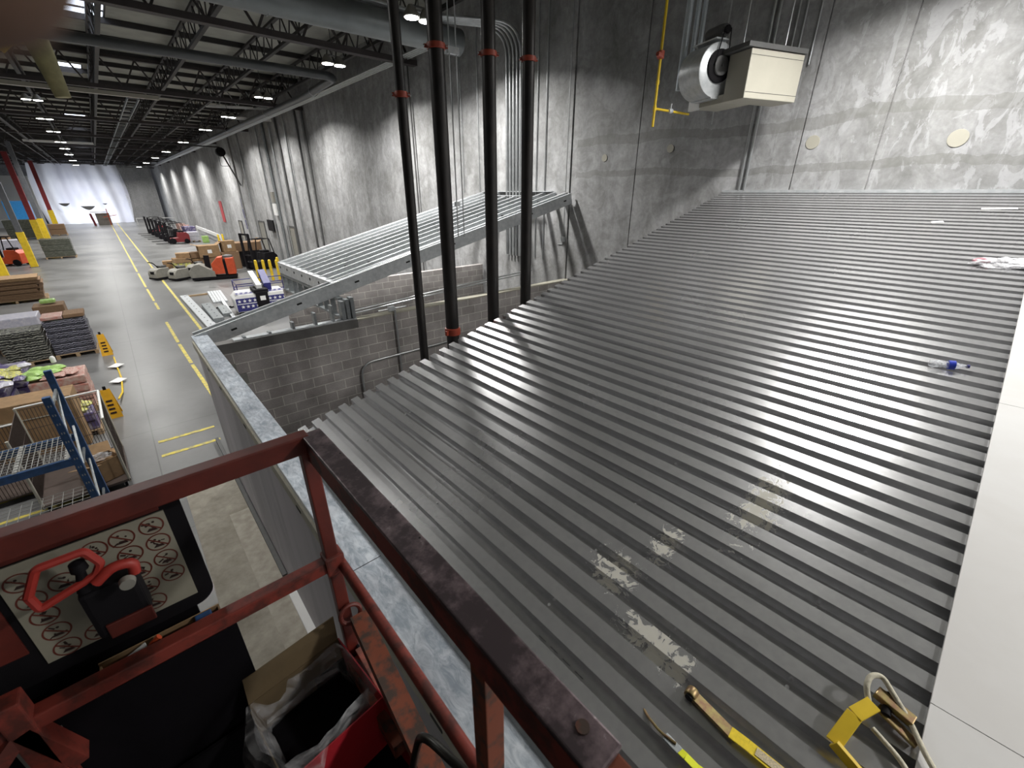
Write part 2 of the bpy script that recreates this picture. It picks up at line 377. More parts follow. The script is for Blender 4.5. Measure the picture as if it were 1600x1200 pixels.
# ---------------------------------------------------------------- large structure
XW = 9.83                      # inner face of the concrete wall
TAN = .252; TH = math.atan(TAN); CS = math.cos(TH)
def zr(x): return EYE-TAN*(XW-x)            # pitched roof plane (tops of the deck ribs)
YEND = 135
struct(box('floor', 'floor', -34, XW, -14, YEND, -.2, 0))
struct(box('floor_pad', 'pad', -.27, 1.0, -6, 9.0, 0, .012))
# ceiling: panels with openings for the skylights
CZ = 10.75
mb = MB(); sky = [(-2.6, 12.9), (-2.6, 33), (-2.6, 45), (-2.6, 57), (-2.6, 69), (-2.6, 81), (-2.6, 93)]
sky = [(1.3, 22.9), (.6, 33.5), (.55, 53.4), (.5, 62.5), (.45, 75.8), (.45, 87), (-9, 40), (-9, 60), (-9, 80)]
x0s = sorted({-34., 12.}|{s[0]-.65 for s in sky}|{s[0]+.65 for s in sky}); y0s = sorted({-14., float(YEND)}|{s[1]-1.2 for s in sky}|{s[1]+1.2 for s in sky})
for i in range(len(x0s)-1):
    for j in range(len(y0s)-1):
        cx, cy = (x0s[i]+x0s[i+1])/2, (y0s[j]+y0s[j+1])/2
        if any(abs(cx-s[0]) < .65 and abs(cy-s[1]) < 1.2 for s in sky): continue
        mb.box(x0s[i], x0s[i+1], y0s[j], y0s[j+1], CZ, CZ+.1)
struct(mb.build('ceiling', 'ceil'))
for i, (x, y) in enumerate(sky):
    t = thing('skylight', 'bright skylight panel in the dark roof, number %d along its row from the camera' % (i+1), 'skylight', (x, y, CZ)); t['kind'] = 'thing'
    box('diffuser', 'sky', -.65, .65, -1.2, 1.2, .06, .09, t)
    mb = MB(); mb.box(-.65, .65, -1.2, -1.15, 0, .1); mb.box(-.65, .65, 1.15, 1.2, 0, .1); mb.box(-.65, -.6, -1.2, 1.2, 0, .1); mb.box(.6, .65, -1.2, 1.2, 0, .1)
    mb.box(-.65, .65, -.02, .02, .0, .05); mb.build('frame', 'truss', t)
nsk = ['nearest skylight, large pale panel at the upper left of the roof', 'small skylight strip, second of the middle row from the camera', 'small skylight strip, third of the middle row from the camera',
       'small skylight strip, fourth of the middle row', 'small skylight strip, fifth of the middle row', 'farthest skylight strip of the middle row', 'skylight above the left aisle, nearest of three', 'skylight above the left aisle, middle of three', 'skylight above the left aisle, farthest of three']
for o, l in zip([o for o in COL.objects if o.name.startswith('skylight') and o.parent is None], nsk): o['label'] = l; o['group'] = 'skylights'
# sub-purlins across under the roof panels
mb = MB()
for i in range(50):
    y = 4+i*2.44
    mb.box(-14, XW, y-.045, y+.045, CZ-.18, CZ)
o = mb.build('ceiling_purlins', 'truss'); tag(o, 'dark sub-purlins crossing under the pale roof panels', None, None, 'structure')
# concrete wall in panels with joints
mb = MB(); js = [-14, 1.95, 3.12, 6.55, 8.58, 8.92, 14.0, 17.5, 21.4, 26.8, 28.2, 34, 40.3, 47.6, 55, 62.5, 70, 77.5, 85, 92.5, 100, 107.5, 115, YEND]
for a, b in zip(js[:-1], js[1:]):
    g = .012 if a > 3 else .009
    if abs(a-8.58) < .01: mb.box(XW-.035, XW+.2, a+g, b-g, 0, CZ)
    else: mb.box(XW, XW+.2, a+g, b-g, 0, CZ)
mb.box(XW+.03, XW+.25, -14, YEND, 0, CZ)
struct(mb.build('wall_right', 'wall'))
for y0 in (28.6, 47.5):       # pilasters that catch the light
    struct(box('trim_1' if y0 < 30 else 'trim_2', 'wall', XW-.12, XW, y0, y0+.5, 0, CZ))
struct(box('wall_left', 'wall', -34.2, -34, -14, YEND, 0, CZ)); struct(box('wall_back', 'wall', -34, XW, -14.2, -14, 0, CZ))
struct(box('wall_far', 'wall', -34, XW, YEND-8, YEND-7.8, 0, CZ))

# girders along X, trusses along Y
for i, y in enumerate((16.2, 28.4, 40.6, 52.8, 65, 77.2, 89.4, 101.6, 113.8)):
    t = thing('roof_girder', ['', ][0] or ['nearest dark roof girder, crossing the top of the picture', 'second roof girder from the camera', 'third roof girder from the camera', 'fourth roof girder from the camera', 'fifth roof girder from the camera', 'sixth roof girder from the camera', 'seventh roof girder from the camera', 'eighth roof girder from the camera', 'farthest roof girder from the camera'][i], 'girder', (0, y, 9.3), 0, 'roof girders')
    MB().box(-16, XW, -.13, .13, 0, .16).build('bottom_chord', 'girder', t)
    MB().box(-16, XW, -.10, .10, 1.18, 1.3).build('top_chord', 'girder', t)
    mb = MB(); x = -16; k = 0
    while x < XW-1.2: mb.bar((x, 0, .1), (x+.61, 0, 1.2), .06, .06); mb.bar((x+.61, 0, 1.2), (x+1.22, 0, .1), .06, .06); x += 1.22
    tag(mb.build('web', 'girder', t), kind=None)
TX = (-8.3, -5.9, -3.45, -1.0, 1.45, 3.9, 6.2, 8.5)
for i, x in enumerate(TX):
    t = thing('roof_truss', 'long open-web roof truss running down the hall, %s from the concrete wall' % ['eighth', 'seventh', 'sixth', 'fifth', 'fourth', 'third', 'second', 'first'][i], 'truss', (x, 0, 9.75), 0, 'roof trusses')
    MB().box(-.06, .06, 3, 126, 0, .09).build('bottom_chord', 'truss', t)
    MB().box(-.06, .06, 3, 126, .78, .86).build('top_chord', 'truss', t)
    mb = MB(); y = 3
    while y < 124: mb.bar((0, y, .06), (0, y+.5, .8), .035, .035); mb.bar((0, y+.5, .8), (0, y+1.0, .06), .035, .035); y += 1.0
    mb.build('web', 'truss', t)

# ---------------------------------------------------------------- lights the hall has, and added fill lamps
def lamp(x, y, z=9.15, label='', power=LAMP_W, group='high bay lamps', vis=True):
    t = thing('high_bay_lamp', label, 'ceiling lamp', (x, y, z), 0, group)
    mb = MB()
    for dx in (-.2, .2):
        mb.lathe([(.19, 0), (.20, .02), (.12, .16), (.06, .24)], (dx, 0, 0), 16)
    mb.build('reflector', 'lgrey', t, True)
    mb = MB()
    for dx in (-.2, .2): mb.lathe([(.165, -.012), (.165, -.004)], (dx, 0, 0), 16)
    mb.build('lens', 'lens', t)
    mb = MB(); mb.bar((-.2, 0, .24), (.2, 0, .24), .04, .03); mb.tube([(0, 0, .24), (0, 0, CZ-z)], .012, 6); mb.build('hanger', 'dgrey', t)
    L = bpy.data.lights.new('lamp_light', 'AREA'); L.shape = 'RECTANGLE'; L.size = .8; L.size_y = .4; L.energy = power; L.color = (1, .985, .95); L.spread = R(150)
    lo = bpy.data.objects.new('lamp_light', L); COL.objects.link(lo); lo.parent = t; lo.location = (0, 0, -.03)
    return t
rowA = [1.25, 11.2, 16.6, 25.0, 32.5, 40, 51, 64, 76, 90, 105]
nmA = ['nearest lamp of the wall-side row, over the new deck', 'brightest lamp, glowing between the black pipes at the top', 'twin-bulb lamp just under the nearest dark girder', 'lamp hung above the long conduit run', 'fifth lamp of the wall-side row', 'lamp glowing above the far end of the conduit run', 'seventh lamp of the wall-side row', 'eighth lamp of the wall-side row', 'ninth lamp of the wall-side row', 'tenth lamp of the wall-side row', 'farthest lamp of the wall-side row']
for y, l in zip(rowA, nmA): lamp(7.0 if y > 5 else 7.67, y, (8.4 if y < 5 else 9.0) if y < 20 else 9.15, l, LAMP_W*(.55 if y < 5 else 1.05 if y < 20 else .9 if y < 50 else 1.4))
for (x, y, l) in ((7.0, -9, 'added fill lamp behind the camera on the wall side'), (6.0, -5, 'second added fill lamp behind the camera, above the cover boards')): lamp(x, y, 9.0, l, LAMP_W*1.0)  # unseen lamps added as fill to brighten the near block wall
rowB = [-12, 9.5, 17, 33.2, 41, 49, 58.5, 67, 77, 91, 106]
for i, y in enumerate(rowB): lamp(-1.0, y, 9.2, 'lamp over the aisle row, %s from the camera' % ['first', 'second', 'third', 'fourth', 'fifth', 'sixth', 'seventh', 'eighth', 'ninth', 'tenth', 'eleventh'][i], LAMP_W*(.38 if y < 20 else (1.0 if y < 50 else 1.4)))
for i, y in enumerate([10, 24, 40, 62, 90]): lamp(-11, y, 9.2, 'lamp over the left storage area, %s from the camera' % ['first', 'second', 'third', 'fourth', 'fifth'][i], LAMP_W*(.5 if y < 20 else .9))
# daylight from the dock behind the plastic curtain
L = bpy.data.lights.new('dock_daylight', 'AREA'); L.shape = 'RECTANGLE'; L.size = 5; L.size_y = 2.6; L.energy = 1100; L.color = (.86, .92, 1)
lo = bpy.data.objects.new('dock_daylight', L); COL.objects.link(lo); lo.location = (-1.2, 117.5, 1.9); lo.rotation_euler = (R(90), 0, R(180)); 
lo.rotation_euler = (R(-90), 0, 0)

# ---------------------------------------------------------------- new enclosure: walls
XE = .59                      # outer face of the low eave wall
ZE = 2.86
w_ = MB(); w_.box(XE, XE+.17, -5, 9.05, .05, ZE-.03); struct(w_.build('wall_front', 'dry'))
o = box('trim_6', 'white', XE-.10, XE+.2, -5, 5.3, .012, .10); struct(o)
struct(box('trim_7', 'dgrey', XE-.07, XE-.01, 5.6, 10.7, 0, .10)); struct(box('floor_patch', mat('pale_repair_strip', (.44, .41, .35), .85, 0, scale=6, c2=(.32, .29, .24)), .22, .56, 2.0, 7.7, .012, .018))
t = thing('eave_track', 'mottled blue-grey galvanised track capping the low eave wall', 'track', (XE, 0, ZE))
mb = MB(); mb.box(-.005, .225, -5, 9.2, -.012, .008); mb.build('top_plate', 'track', t)
mb = MB(); mb.box(-.008, .0, -5, 9.2, -.07, .006); mb.build('outer_lip', 'galv', t)
MB().box(-.03, -.008, -5, 9.05, -.17, -.05).build('sheathing_edge', 'tan', t)
for y in (.3, 1.15, 1.85, 2.5, 3.3, 4.6, 5.2, 6.6, 7.5): MB().box(-.034, -.029, y, y+.11, -.14, -.115).build('slot', 'hole', t)
mb = MB(); mb.box(-.006, .226, 2.28, 2.284, .008, .0095); mb.build('seam', 'hole', t)
# CMU walls
mb = MB(); mb.box(.80, XW, 8.43, 8.63, 0, 2.80); struct(mb.build('wall_block_near', 'cmu'))
mb = MB(); mb.box(3.3, XW, 8.42, 8.64, 2.80, 2.83); struct(mb.build('trim_3', 'tan')); struct(box('trim_5', mat('grout_cap', (.15, .145, .14), .9), .80, 3.3, 8.42, 8.64, 2.66, 2.83))
mb = MB(); mb.box(3.1, XW, 12.6, 12.8, 0, 2.80); struct(mb.build('wall_block_far', 'cmu'))
# toothed mortar patch at the left end of the block wall
mb = MB()
for k in range(9): mb.box(.79, 1.02+.11*(k % 2)+.02*k, 8.405, 8.43, 2.45-.203*(k+1), 2.45-.203*k)
struct(mb.build('trim_4', mat('mortar_patch', (.22, .22, .20), .9, 0, scale=8)))

# ---------------------------------------------------------------- roof deck
deck = thing('roof_deck', 'ribbed grey steel roof deck pitched up to the concrete wall', 'roof deck', (.90, 0, zr(.90)))
deck.rotation_euler = (0, -TH, 0)
P = .1524; NR = 6; prof1 = [(0, 0), (.082, 0), (.089, -.066), (.1455, -.066), (.1524, 0)]
nsheet = 10; total = (XW-.93)/CS
sheet_mesh = []
for k in range(nsheet):
    mb = MB(); x0 = k*P*NR; y1 = 4.36+random.uniform(-.018, .018); y0 = -4.0
    pr_ = []
    for r_ in range(NR):
        for (a, b) in prof1[:-1]:
            if x0+r_*P+a < total: pr_.append((x0+r_*P+a, b))
    pr_.append((min(x0+NR*P+.004, total), 0.0))
    th = .0016; lift = .0
    n = len(pr_); vs = [(a, y0, b+lift) for a, b in pr_]+[(a, y1, b+lift) for a, b in pr_]+[(a, y0, b-th+lift) for a, b in pr_]+[(a, y1, b-th+lift) for a, b in pr_]
    fs = []
    for i in range(n-1): fs += [(i, i+1, n+i+1, n+i), (2*n+i, 3*n+i, 3*n+i+1, 2*n+i+1), (n+i, n+i+1, 3*n+i+1, 3*n+i), (i, 2*n+i, 2*n+i+1, i+1)]
    mb.add(vs, fs); mb.build('deck_sheet', 'deck', deck)
sm = None; cnt = 0
for k in range(nsheet*2):
    for yy in (3.6, 2.4, 1.2, .05):
        if cnt >= 76: break
        x = (k*3+2)*P+.121+ (0 if k % 2 else .0); 
        if x > total: continue
        if sm is None:
            mb = MB(); mb.lathe([(.009, 0), (.009, .003), (.006, .004), (.006, .009), (.002, .010)], n=8); sm = mb.build('screw', 'screw', deck, loc=(x-.003, yy, -.066)); cnt += 1
        else:
            c = sm.copy(); COL.objects.link(c); c.location = (x, yy+random.uniform(-.05, .05), -.066); cnt += 1
for k in range(4): MB().box(.245, .249, .75+k*.085, .80+k*.085, -.0005, .0008).build('slot', 'hole', deck)
# support under the deck ends, hidden edge angle and gutter flashing strip
mb = MB(); mb.bar((.78, 4.2, zr(.78)-.21), (XW, 4.2, zr(XW)-.21), .05, .25); tag(mb.build('edge_joist', 'galv_dull'), 'galvanised joist under the free edge of the roof deck', 'joist')
mb = MB(); pp = [(.80, 2.875), (.84, 2.92), (.89, 2.935), (.93, 2.925)]
for (a, b), (c, d) in zip(pp[:-1], pp[1:]): mb.add([(a, -4, b), (c, -4, d), (c, 4.2, d), (a, 4.2, b), (a, -4, b-.003), (c, -4, d-.003), (c, 4.2, d-.003), (a, 4.2, b-.003)], [(0, 1, 2, 3), (7, 6, 5, 4), (0, 4, 5, 1), (3, 2, 6, 7)])
tag(mb.build('closure_strip', 'galv_dull', None, True), 'bent grey metal strip between eave track and first deck rib', 'flashing')
# angle where the deck meets the concrete wall
mb = MB(); mb.bar((XW-.03, -4, zr(XW)+.01), (XW-.03, 4.36, zr(XW)+.01), .06, .05); tag(mb.build('wall_angle', 'galv'), 'thin galvanised angle where the deck meets the concrete wall', 'angle')

# white cover boards on the deck (8 ft long up the slope)
rotz = R(1.8)
def board(s0, s1, y1, y0, lab):
    t = tag(MB().box(s0+.002, s1-.002, y0+.002, y1-.002, .004, .020).build('cover_board', 'board'), lab, 'roof board', 'white cover boards laid on the deck')
    t.matrix_world = Matrix.Translation((1.0, -.395, zr(1.0))) @ Matrix.Rotation(-TH, 4, 'Y') @ Matrix.Rotation(rotz, 4, 'Z')
    return t
ss = [-.10, 1.06, 3.47, 5.90, 8.34, 9.05]
labs = ['white cover board nearest the camera, lowest on the slope', 'white cover board between the bottom seam and the next seam', 'white cover board above the upper visible seam', 'white cover board at the far right edge of the deck', 'narrow white board strip against the concrete wall']
for i in range(5): board(ss[i], ss[i+1], 0, -1.22, labs[i])
for i in range(4): board(ss[i]+(.6 if i else 0), ss[i+1]+.6, -1.22, -2.44, ['second-row cover board lowest on the slope', 'second-row cover board beside the bottom seam', 'second-row cover board beside the upper seam', 'second-row cover board highest on the slope'][i])

# ---------------------------------------------------------------- open joist bay
def cjoist(name, a, b, depth, flange, th, m, parent, side=1, up=(0, 0, 1)):
    """C section from a to b (top line); web plane vertical, flanges toward +side"""
    a = Vector(a); b = Vector(b); d = (b-a).normalized(); L = (b-a).length; s_ = d.cross(Vector((0, 0, 1))).normalized()*side; u = s_.cross(d).normalized()
    if u.z < 0: u = -u
    mb = MB()
    def pt(x, y, z): return a+d*x+s_*y+u*z
    def bx(y0, y1, z0, z1):
        vs = [pt(x, y, z) for z in (z0, z1) for (x, y) in ((0, y0), (L, y0), (L, y1), (0, y1))]
        mb.add(vs, [(3, 2, 1, 0), (4, 5, 6, 7), (0, 1, 5, 4), (1, 2, 6, 5), (2, 3, 7, 6), (3, 0, 4, 7)])
    bx(0, th, -depth, 0); bx(0, flange, -th, 0); bx(0, flange, -depth, -depth+th); bx(flange-th, flange, -.015, 0); bx(flange-th, flange, -depth, -depth+.015)
    o = mb.build(name, m, parent); return o, pt, L
fr = thing('joist_frame', 'open galvanised steel joist frame pitched up to the concrete wall behind the pipes', 'joist frame', (0, 0, 0))
XH = 3.1
def yf(x): return 9.12-(x-.6)*.075      # the two front joists, slightly skewed
j1, pt, L = cjoist('front_joist', (.62, yf(.62), zr(.62)-.0), (XW-.12, yf(XW-.12)-.0, zr(XW-.12)), .27, .06, .004, 'galv', fr, -1)
for s_ in [0.55+i*1.22 for i in range(8)]:
    y = -.004; MB().add([pt(s_, y, -.12), pt(s_+.10, y, -.12), pt(s_+.10, y, -.155), pt(s_, y, -.155)], [(0, 1, 2, 3)]).build('punched_slot', 'hole', j1)
j2, pt2, L2 = cjoist('second_joist', (.62, yf(.62)+.22, zr(.62)), (XW-.02, yf(XW)+.22, zr(XW-.02)), .27, .05, .004, 'galv', fr, -1)
hd, pth, Lh = cjoist('header_track', (XH, 8.98, zr(XH)+.005), (XH, 12.75, zr(XH)+.005), .27, .13, .004, 'galv', fr, 1)
for i in range(7): MB().lathe([(.03, -.006), (.03, .0)], (XH-.002, 9.2+i*.56, zr(XH)-.10), 10, 'X').build('punched_slot', 'hole', hd)
js_ = []
for i in range(10):
    y = 9.0+i*.405
    o, p_, L_ = cjoist('joist', (XH+.02, y, zr(XH+.02)), ((XW-.45 if 2 < i < 7 else XW-.02), y-.3, zr(XW-.45 if 2 < i < 7 else XW-.02)), .25, .06, .003, 'galv', fr, -1)
    if i < 9:
        mb = MB()
        for s_ in [.8+k*1.3+(i % 3)*.2 for k in range(5)]: mb.box(-.05, .05, -.012, .0, -.03, .03, Matrix.Translation(Vector(p_(s_, .0, -.10))))
        mb.build('punched_slot', 'hole', o)
cjoist('end_joist', (XH, 12.72, zr(XH)+.004), (XW-.02, 12.45, zr(XW-.02)+.004), .27, .06, .004, 'galv', fr, -1)
mb = MB(); mb.bar((XW-.45, 9.7, zr(XW-.45)+.01), (XW-.45, 11.4, zr(XW-.45)+.01), .10, .02); mb.bar((XW-.05, 9.2, EYE+.01), (XW-.05, 12.4, EYE+.01), .08, .02); mb.build('blocking', 'galv', fr)
# stud wall under the header
sw = thing('stud_wall', 'short run of galvanised studs under the header track', 'stud wall', (XH+.05, 8.75, 0))
MB().box(-.05, .05, -.1, 3.95, 2.79, 2.83).build('bottom_track', 'galv_dull', sw)
MB().box(-.055, .055, 0, 3.95, zr(XH)-.33, zr(XH)-.27).build('top_track', 'galv_dull', sw)
for i in range(10): MB().box(-.05, .05, .05+i*.42, .09+i*.42, 2.83, zr(XH)-.3).build('stud', 'galv_dull', sw)
# knee wall of studs on the near block wall
kw = thing('knee_wall', 'low galvanised stud wall standing on the near block wall under the front joist', 'stud wall', (0, 8.53, 2.83))
MB().box(1.1, 3.3, -.08, .08, 0, .025).build('bottom_track', 'galv', kw)
for x in (1.25, 1.66, 2.07, 2.48, 2.82): MB().box(x, x+.045, -.07, .07, .02, max(.05, zr(x)-2.83-.26)).build('stud', 'galv_dull', kw)
for x in (3.02, 3.12, 3.22): MB().box(x, x+.07, -.08, .08, .02, zr(x)-2.83-.26).build('post_stud', 'galv_dull', kw)

# ---------------------------------------------------------------- black pipes
for (x, r, zc, lab) in ((2.74, .055, 6.15, 'thinnest black steel pipe, leftmost of the four risers'), (3.22, .088, 6.65, 'thick black riser pipe, second from the left'), (3.96, .085, 6.70, 'black riser pipe with printed line, third from the left'), (4.62, .082, 6.75, 'black riser pipe, rightmost of the four')):
    t = thing('riser_pipe', lab, 'pipe', (x, 4.85, 0), 0, 'black riser pipes')
    MB().tube([(0, 0, 0), (0, 0, 9.6)], r, 24).build('pipe_body', 'pipe', t, True)
    mb = MB(); mb.lathe([(r, -.03), (r+.013, -.027), (r+.017, 0), (r+.013, .027), (r, .03)], (0, 0, zc), 24)
    for a in (R(150), R(-30)):
        c_, s_ = math.cos(a), math.sin(a); mb.bar((c_*(r+.0), s_*(r+.0), zc), (c_*(r+.04), s_*(r+.04), zc), .025, .035)
    cpl = mb.build('coupling', 'coupling', t, True)
    mb = MB()
    for a in (R(150), R(-30)):
        c_, s_ = math.cos(a)*(r+.033), math.sin(a)*(r+.033); mb.tube([(c_-s_*.0-.03, s_-.03, zc), (c_+.03, s_+.03, zc)], .008, 8)
    mb.build('bolt', 'conduit', cpl)
t = kids(None) if False else None
p2 = [o for o in COL.objects if o.get('label', '').startswith('thick black riser')][0]
mb = MB(); mb.lathe([(.088, -.05), (.106, -.045), (.11, 0), (.106, .045), (.088, .05)], (0, 0, 3.42), 24); mb.bar((-.09, -.03, 3.42), (-.145, -.05, 3.42), .03, .06); mb.build('coupling', 'coupling', p2, True)

# conduits on walls
def cond(pts, r, label, m='conduit', group=None, cat='conduit', rb=.12, name='conduit'):
    mb = MB(); mb.tube(bend(pts, rb), r, 10); return tag(mb.build(name, m, None, True), label, cat, group)
cond([(3.2, 8.38, .3), (3.2, 8.38, 1.88), (6.6, 8.38, 1.9), (XW-.3, 8.38, 1.9)], .022, 'bent grey conduit curving onto the near block wall', rb=.3)
cond([(4.12, 8.38, 1.0), (4.12, 8.38, 2.9)], .02, 'vertical grey conduit on the near block wall')
cond([(3.3, 8.78, 2.92), (6.4, 8.78, 3.1), (8.6, 8.78, 3.2)], .02, 'upper of two grey pipes running above the near block wall')
cond([(3.3, 8.86, 2.84), (6.4, 8.86, 3.02), (8.6, 8.86, 3.12)], .02, 'lower of two grey pipes running above the near block wall')
t = thing('junction_box', 'small junction box with conduits on top of the near block wall', 'junction box', (4.1, 8.5, 2.85)); MB().box(-.07, .07, -.04, .04, 0, .1).build('box_body', 'galv', t, bevel=.006); MB().tube([(-.3, 0, .05), (.35, 0, .05)], .014, 8).build('stub', 'conduit', t)
t = thing('junction_box', 'grey junction box on the concrete wall between the joist tip and deck', 'junction box', (XW-.05, 8.72, 3.95)); MB().box(-.05, .05, -.07, .07, -.07, .07).build('box_body', 'galv', t, bevel=.006); MB().tube(bend([(0, .0, -.05), (0, 0, -.15), (0, .2, -.15)], .05), .012, 8).build('stub', 'conduit', t)
cond([(XW-.03, 8.72, 4.0), (XW-.03, 8.72, 9.9)], .016, 'thin conduit in the wall strip, dropping to the junction box')
# bundle of four big conduits from ceiling down the wall
for i in range(5): cond([(2.5, 10.4+.13*i+2.2, 9.55), (7.9, 10.4+.13*i+2.0, 9.55), (XW-.07, 10.55+.15*i, 9.35-.0*i), (XW-.07, 10.55+.15*i, 3.3)], .042, 'grey conduit, %s in the bundle bending down the wall behind the rightmost pipe' % ['first', 'second', 'third', 'fourth', 'fifth'][i], group='bundle of wall conduits', rb=.7)
for i, (y, z) in enumerate(((12.6, 5.2), (13.5, 5.2), (9.9, 3.3), (9.55, 3.3))): cond([(XW-.03, y, z), (XW-.03, y, 10)], .016, 'thin vertical conduit on the wall %s' % ['left of the conduit bundle', 'farthest left of the conduit bundle', 'just right of the conduit bundle', 'right of the conduit bundle by the joist end'][i])
# hanging chain-like rods between pipe 2 and 3
t = thing('hanger_rods', 'pair of thin bright hanger rods dropping beside the thick pipe', 'rod', (5.1, 7.2, 4.4))
for dx in (-.06, .08): MB().tube([(dx, 0, 0), (dx, 0, 5.3)], .011, 8).build('rod', 'conduit', t)
MB().box(-.1, .12, -.03, .03, 2.9, 3.0).build('clamp', 'galv', t); MB().box(-.09, .0, -.03, .03, .55, .63).build('clamp', 'galv', t)
# double conduit under the heater and above it
for i, y in enumerate((3.93, 4.03)): cond([(XW-.04, y, EYE+.02), (XW-.04, y, 10)], .026, ['right', 'left'][i]+' one of the paired grey conduits behind the heater', group='paired conduits behind heater')
for i, y in enumerate((3.62, 3.50, 3.28)): cond([(XW-.03, y, 7.2), (XW-.03, y, 10)], .014, 'thin conduit dropping to the heater top, %s of three from the paired conduits' % ['first', 'second', 'third'][i])
cond([(XW-.5, 4.6, 6.4), (XW-.5, 4.6, 10)], .012, 'thin hanger rod rising behind the blower motor', cat='rod', name='hanger_rod')
# patches on the wall
for i, (y, z, r_) in enumerate(((2.92, 6.01, .11), (5.70, 6.08, .085), (7.49, 5.98, .085), (1.01, 5.93, .12))):
    mb = MB(); mb.lathe([(r_, -.006), (r_*.97, -.012)], (XW, y, z), 28, 'X'); tag(mb.build('wall_patch', 'beige'), ['round cream patch on the wall right of the heater', 'round cream patch on the wall below the gas valve', 'small cream patch on the wall left of the gas pipe', 'largest cream patch, at the far right of the wall'][i], 'wall patch', 'round patches plugging the wall')

# ---------------------------------------------------------------- gas heater
ht = thing('gas_heater', 'cream unit heater with a steel blower drum hung high on the wall', 'heater', (8.2, 3.59, 6.58), R(-21))
# local: x along face (to wall), y back; z up
MB().box(0, 1.14, 0, .44, 0, .66).build('cabinet', 'beige', ht, bevel=.012)
mb = MB(); mb.box(.005, 1.135, -.004, 0, .085, .09); mb.box(.005, 1.135, -.004, 0, .575, .58); mb.build('panel_seam', 'dgrey', ht)
MB().box(-.10, 1.16, -.03, .52, .665, .73).build('top_flange', 'dgrey', ht)
MB().box(.0, .60, .44, 1.18, .0, .12).build('base_pan', 'beige', ht, bevel=.006)
MB().box(-.05, .02, .98, 1.20, -.03, .16).build('valve_bracket', 'white', ht)
mb = MB(); mb.lathe([(.37, -.25), (.385, -.24), (.385, .25), (.37, .26)], n=40, axis='Y'); b_ = mb.build('blower_drum', 'galv', ht, True); b_.location = (-.10, .80, .47)
MB().box(-.05, .40, -.24, .24, -.40, -.02).build('blower_outlet', 'galv', b_)
mb = MB(); mb.lathe([(.21, -.03), (.235, -.02), (.235, .01), (.19, .01), (.19, -.02)], n=30, axis='Y'); o = mb.build('inlet_ring', 'black', b_, True); o.location = (.0, -.26, .05)
mb = MB(); mb.lathe([(.12, -.05), (.14, -.045), (.11, -.03), (.14, -.015), (.12, -.01)], n=26, axis='Y'); mb.tube([(0, -.07, 0), (0, .1, 0)], .018, 10); o = mb.build('pulley', 'dgrey', b_, True); o.location = (.0, -.28, .05)
mt = MB().lathe([(.02, -.22), (.085, -.21), (.10, -.12), (.10, .14), (.085, .18)], n=22, axis='Y').build('motor', 'dgrey', ht, True); mt.location = (-.04, .78, 1.02)
mb = MB(); mb.lathe([(.05, -.03), (.06, -.02), (.045, -.01), (.06, 0)], n=16, axis='Y'); o = mb.build('small_pulley', 'black', mt, True); o.location = (0, -.23, 0)
mb = MB(); mb.tube([(-.24, .50, .52), (-.10, .53, 1.04)], .010, 6); mb.tube([(.04, .50, .52), (.02, .53, 1.04)], .010, 6); mb.build('drive_belt', 'black', ht)
MB().bar((-.10, .55, .895), (-.10, 1.1, .895), .26, .02).build('motor_mount', 'galv', ht)
MB().tube([(-.2, 1.0, .9), (-.2, 1.0, .72)], .02, 8).build('mount_bolt', 'galv', ht)
mb = MB()
for x, y in ((.1, .3), (1.0, .3)): mb.tube([(x, y, .7), (x, y, 3.2)], .008, 6)
mb.build('hanger_rod', 'conduit', ht)
for i, (x, y) in enumerate(((8.55, 4.95), (8.72, 4.88), (8.84, 4.82))): cond([(x, y, 6.9 if i == 0 else 7.2), (x, y, 10.2)], .06 if i == 0 else .04, '%s pale flue conduit rising from the heater blower' % ['thickest', 'middle', 'rightmost'][i], 'paleflue', group='flue conduits above heater')
gp = thing('gas_pipe', 'yellow gas pipe with red shut-off valve beside the heater', 'gas pipe', (7.55, 4.78, 6.45))
MB().tube([(0, 0, -.22), (0, 0, 3.6)], .022, 10).build('riser', 'yellow', gp, True)
MB().tube([(0, 0, .05), (.98, -.10, .05)], .019, 10).build('branch', 'yellow', gp, True)
mb = MB(); mb.lathe([(.03, -.06), (.055, -.05), (.055, .05), (.03, .06)], (0, 0, .80), 12); mb.lathe([(.03, -.10), (.05, -.06), (.05, .0)], (0, 0, .80), 12, 'X'); mb.build('red_valve', M['coupling'], gp, True)
mb = MB(); mb.lathe([(.03, -.05), (.04, -.03), (.04, .03), (.03, .05)], (.42, -.06, .05), 12, 'X'); mb.box(.41, .43, -.07, -.05, .05, .16); mb.build('ball_valve', 'galv', gp, True)
mb = MB(); mb.lathe([(.03, -.04), (.03, .04)], (0, 0, .05), 10); mb.lathe([(.03, -.03), (.03, .03)], (0, 0, .42), 10); mb.build('tee_fitting', 'yellow', gp, True)

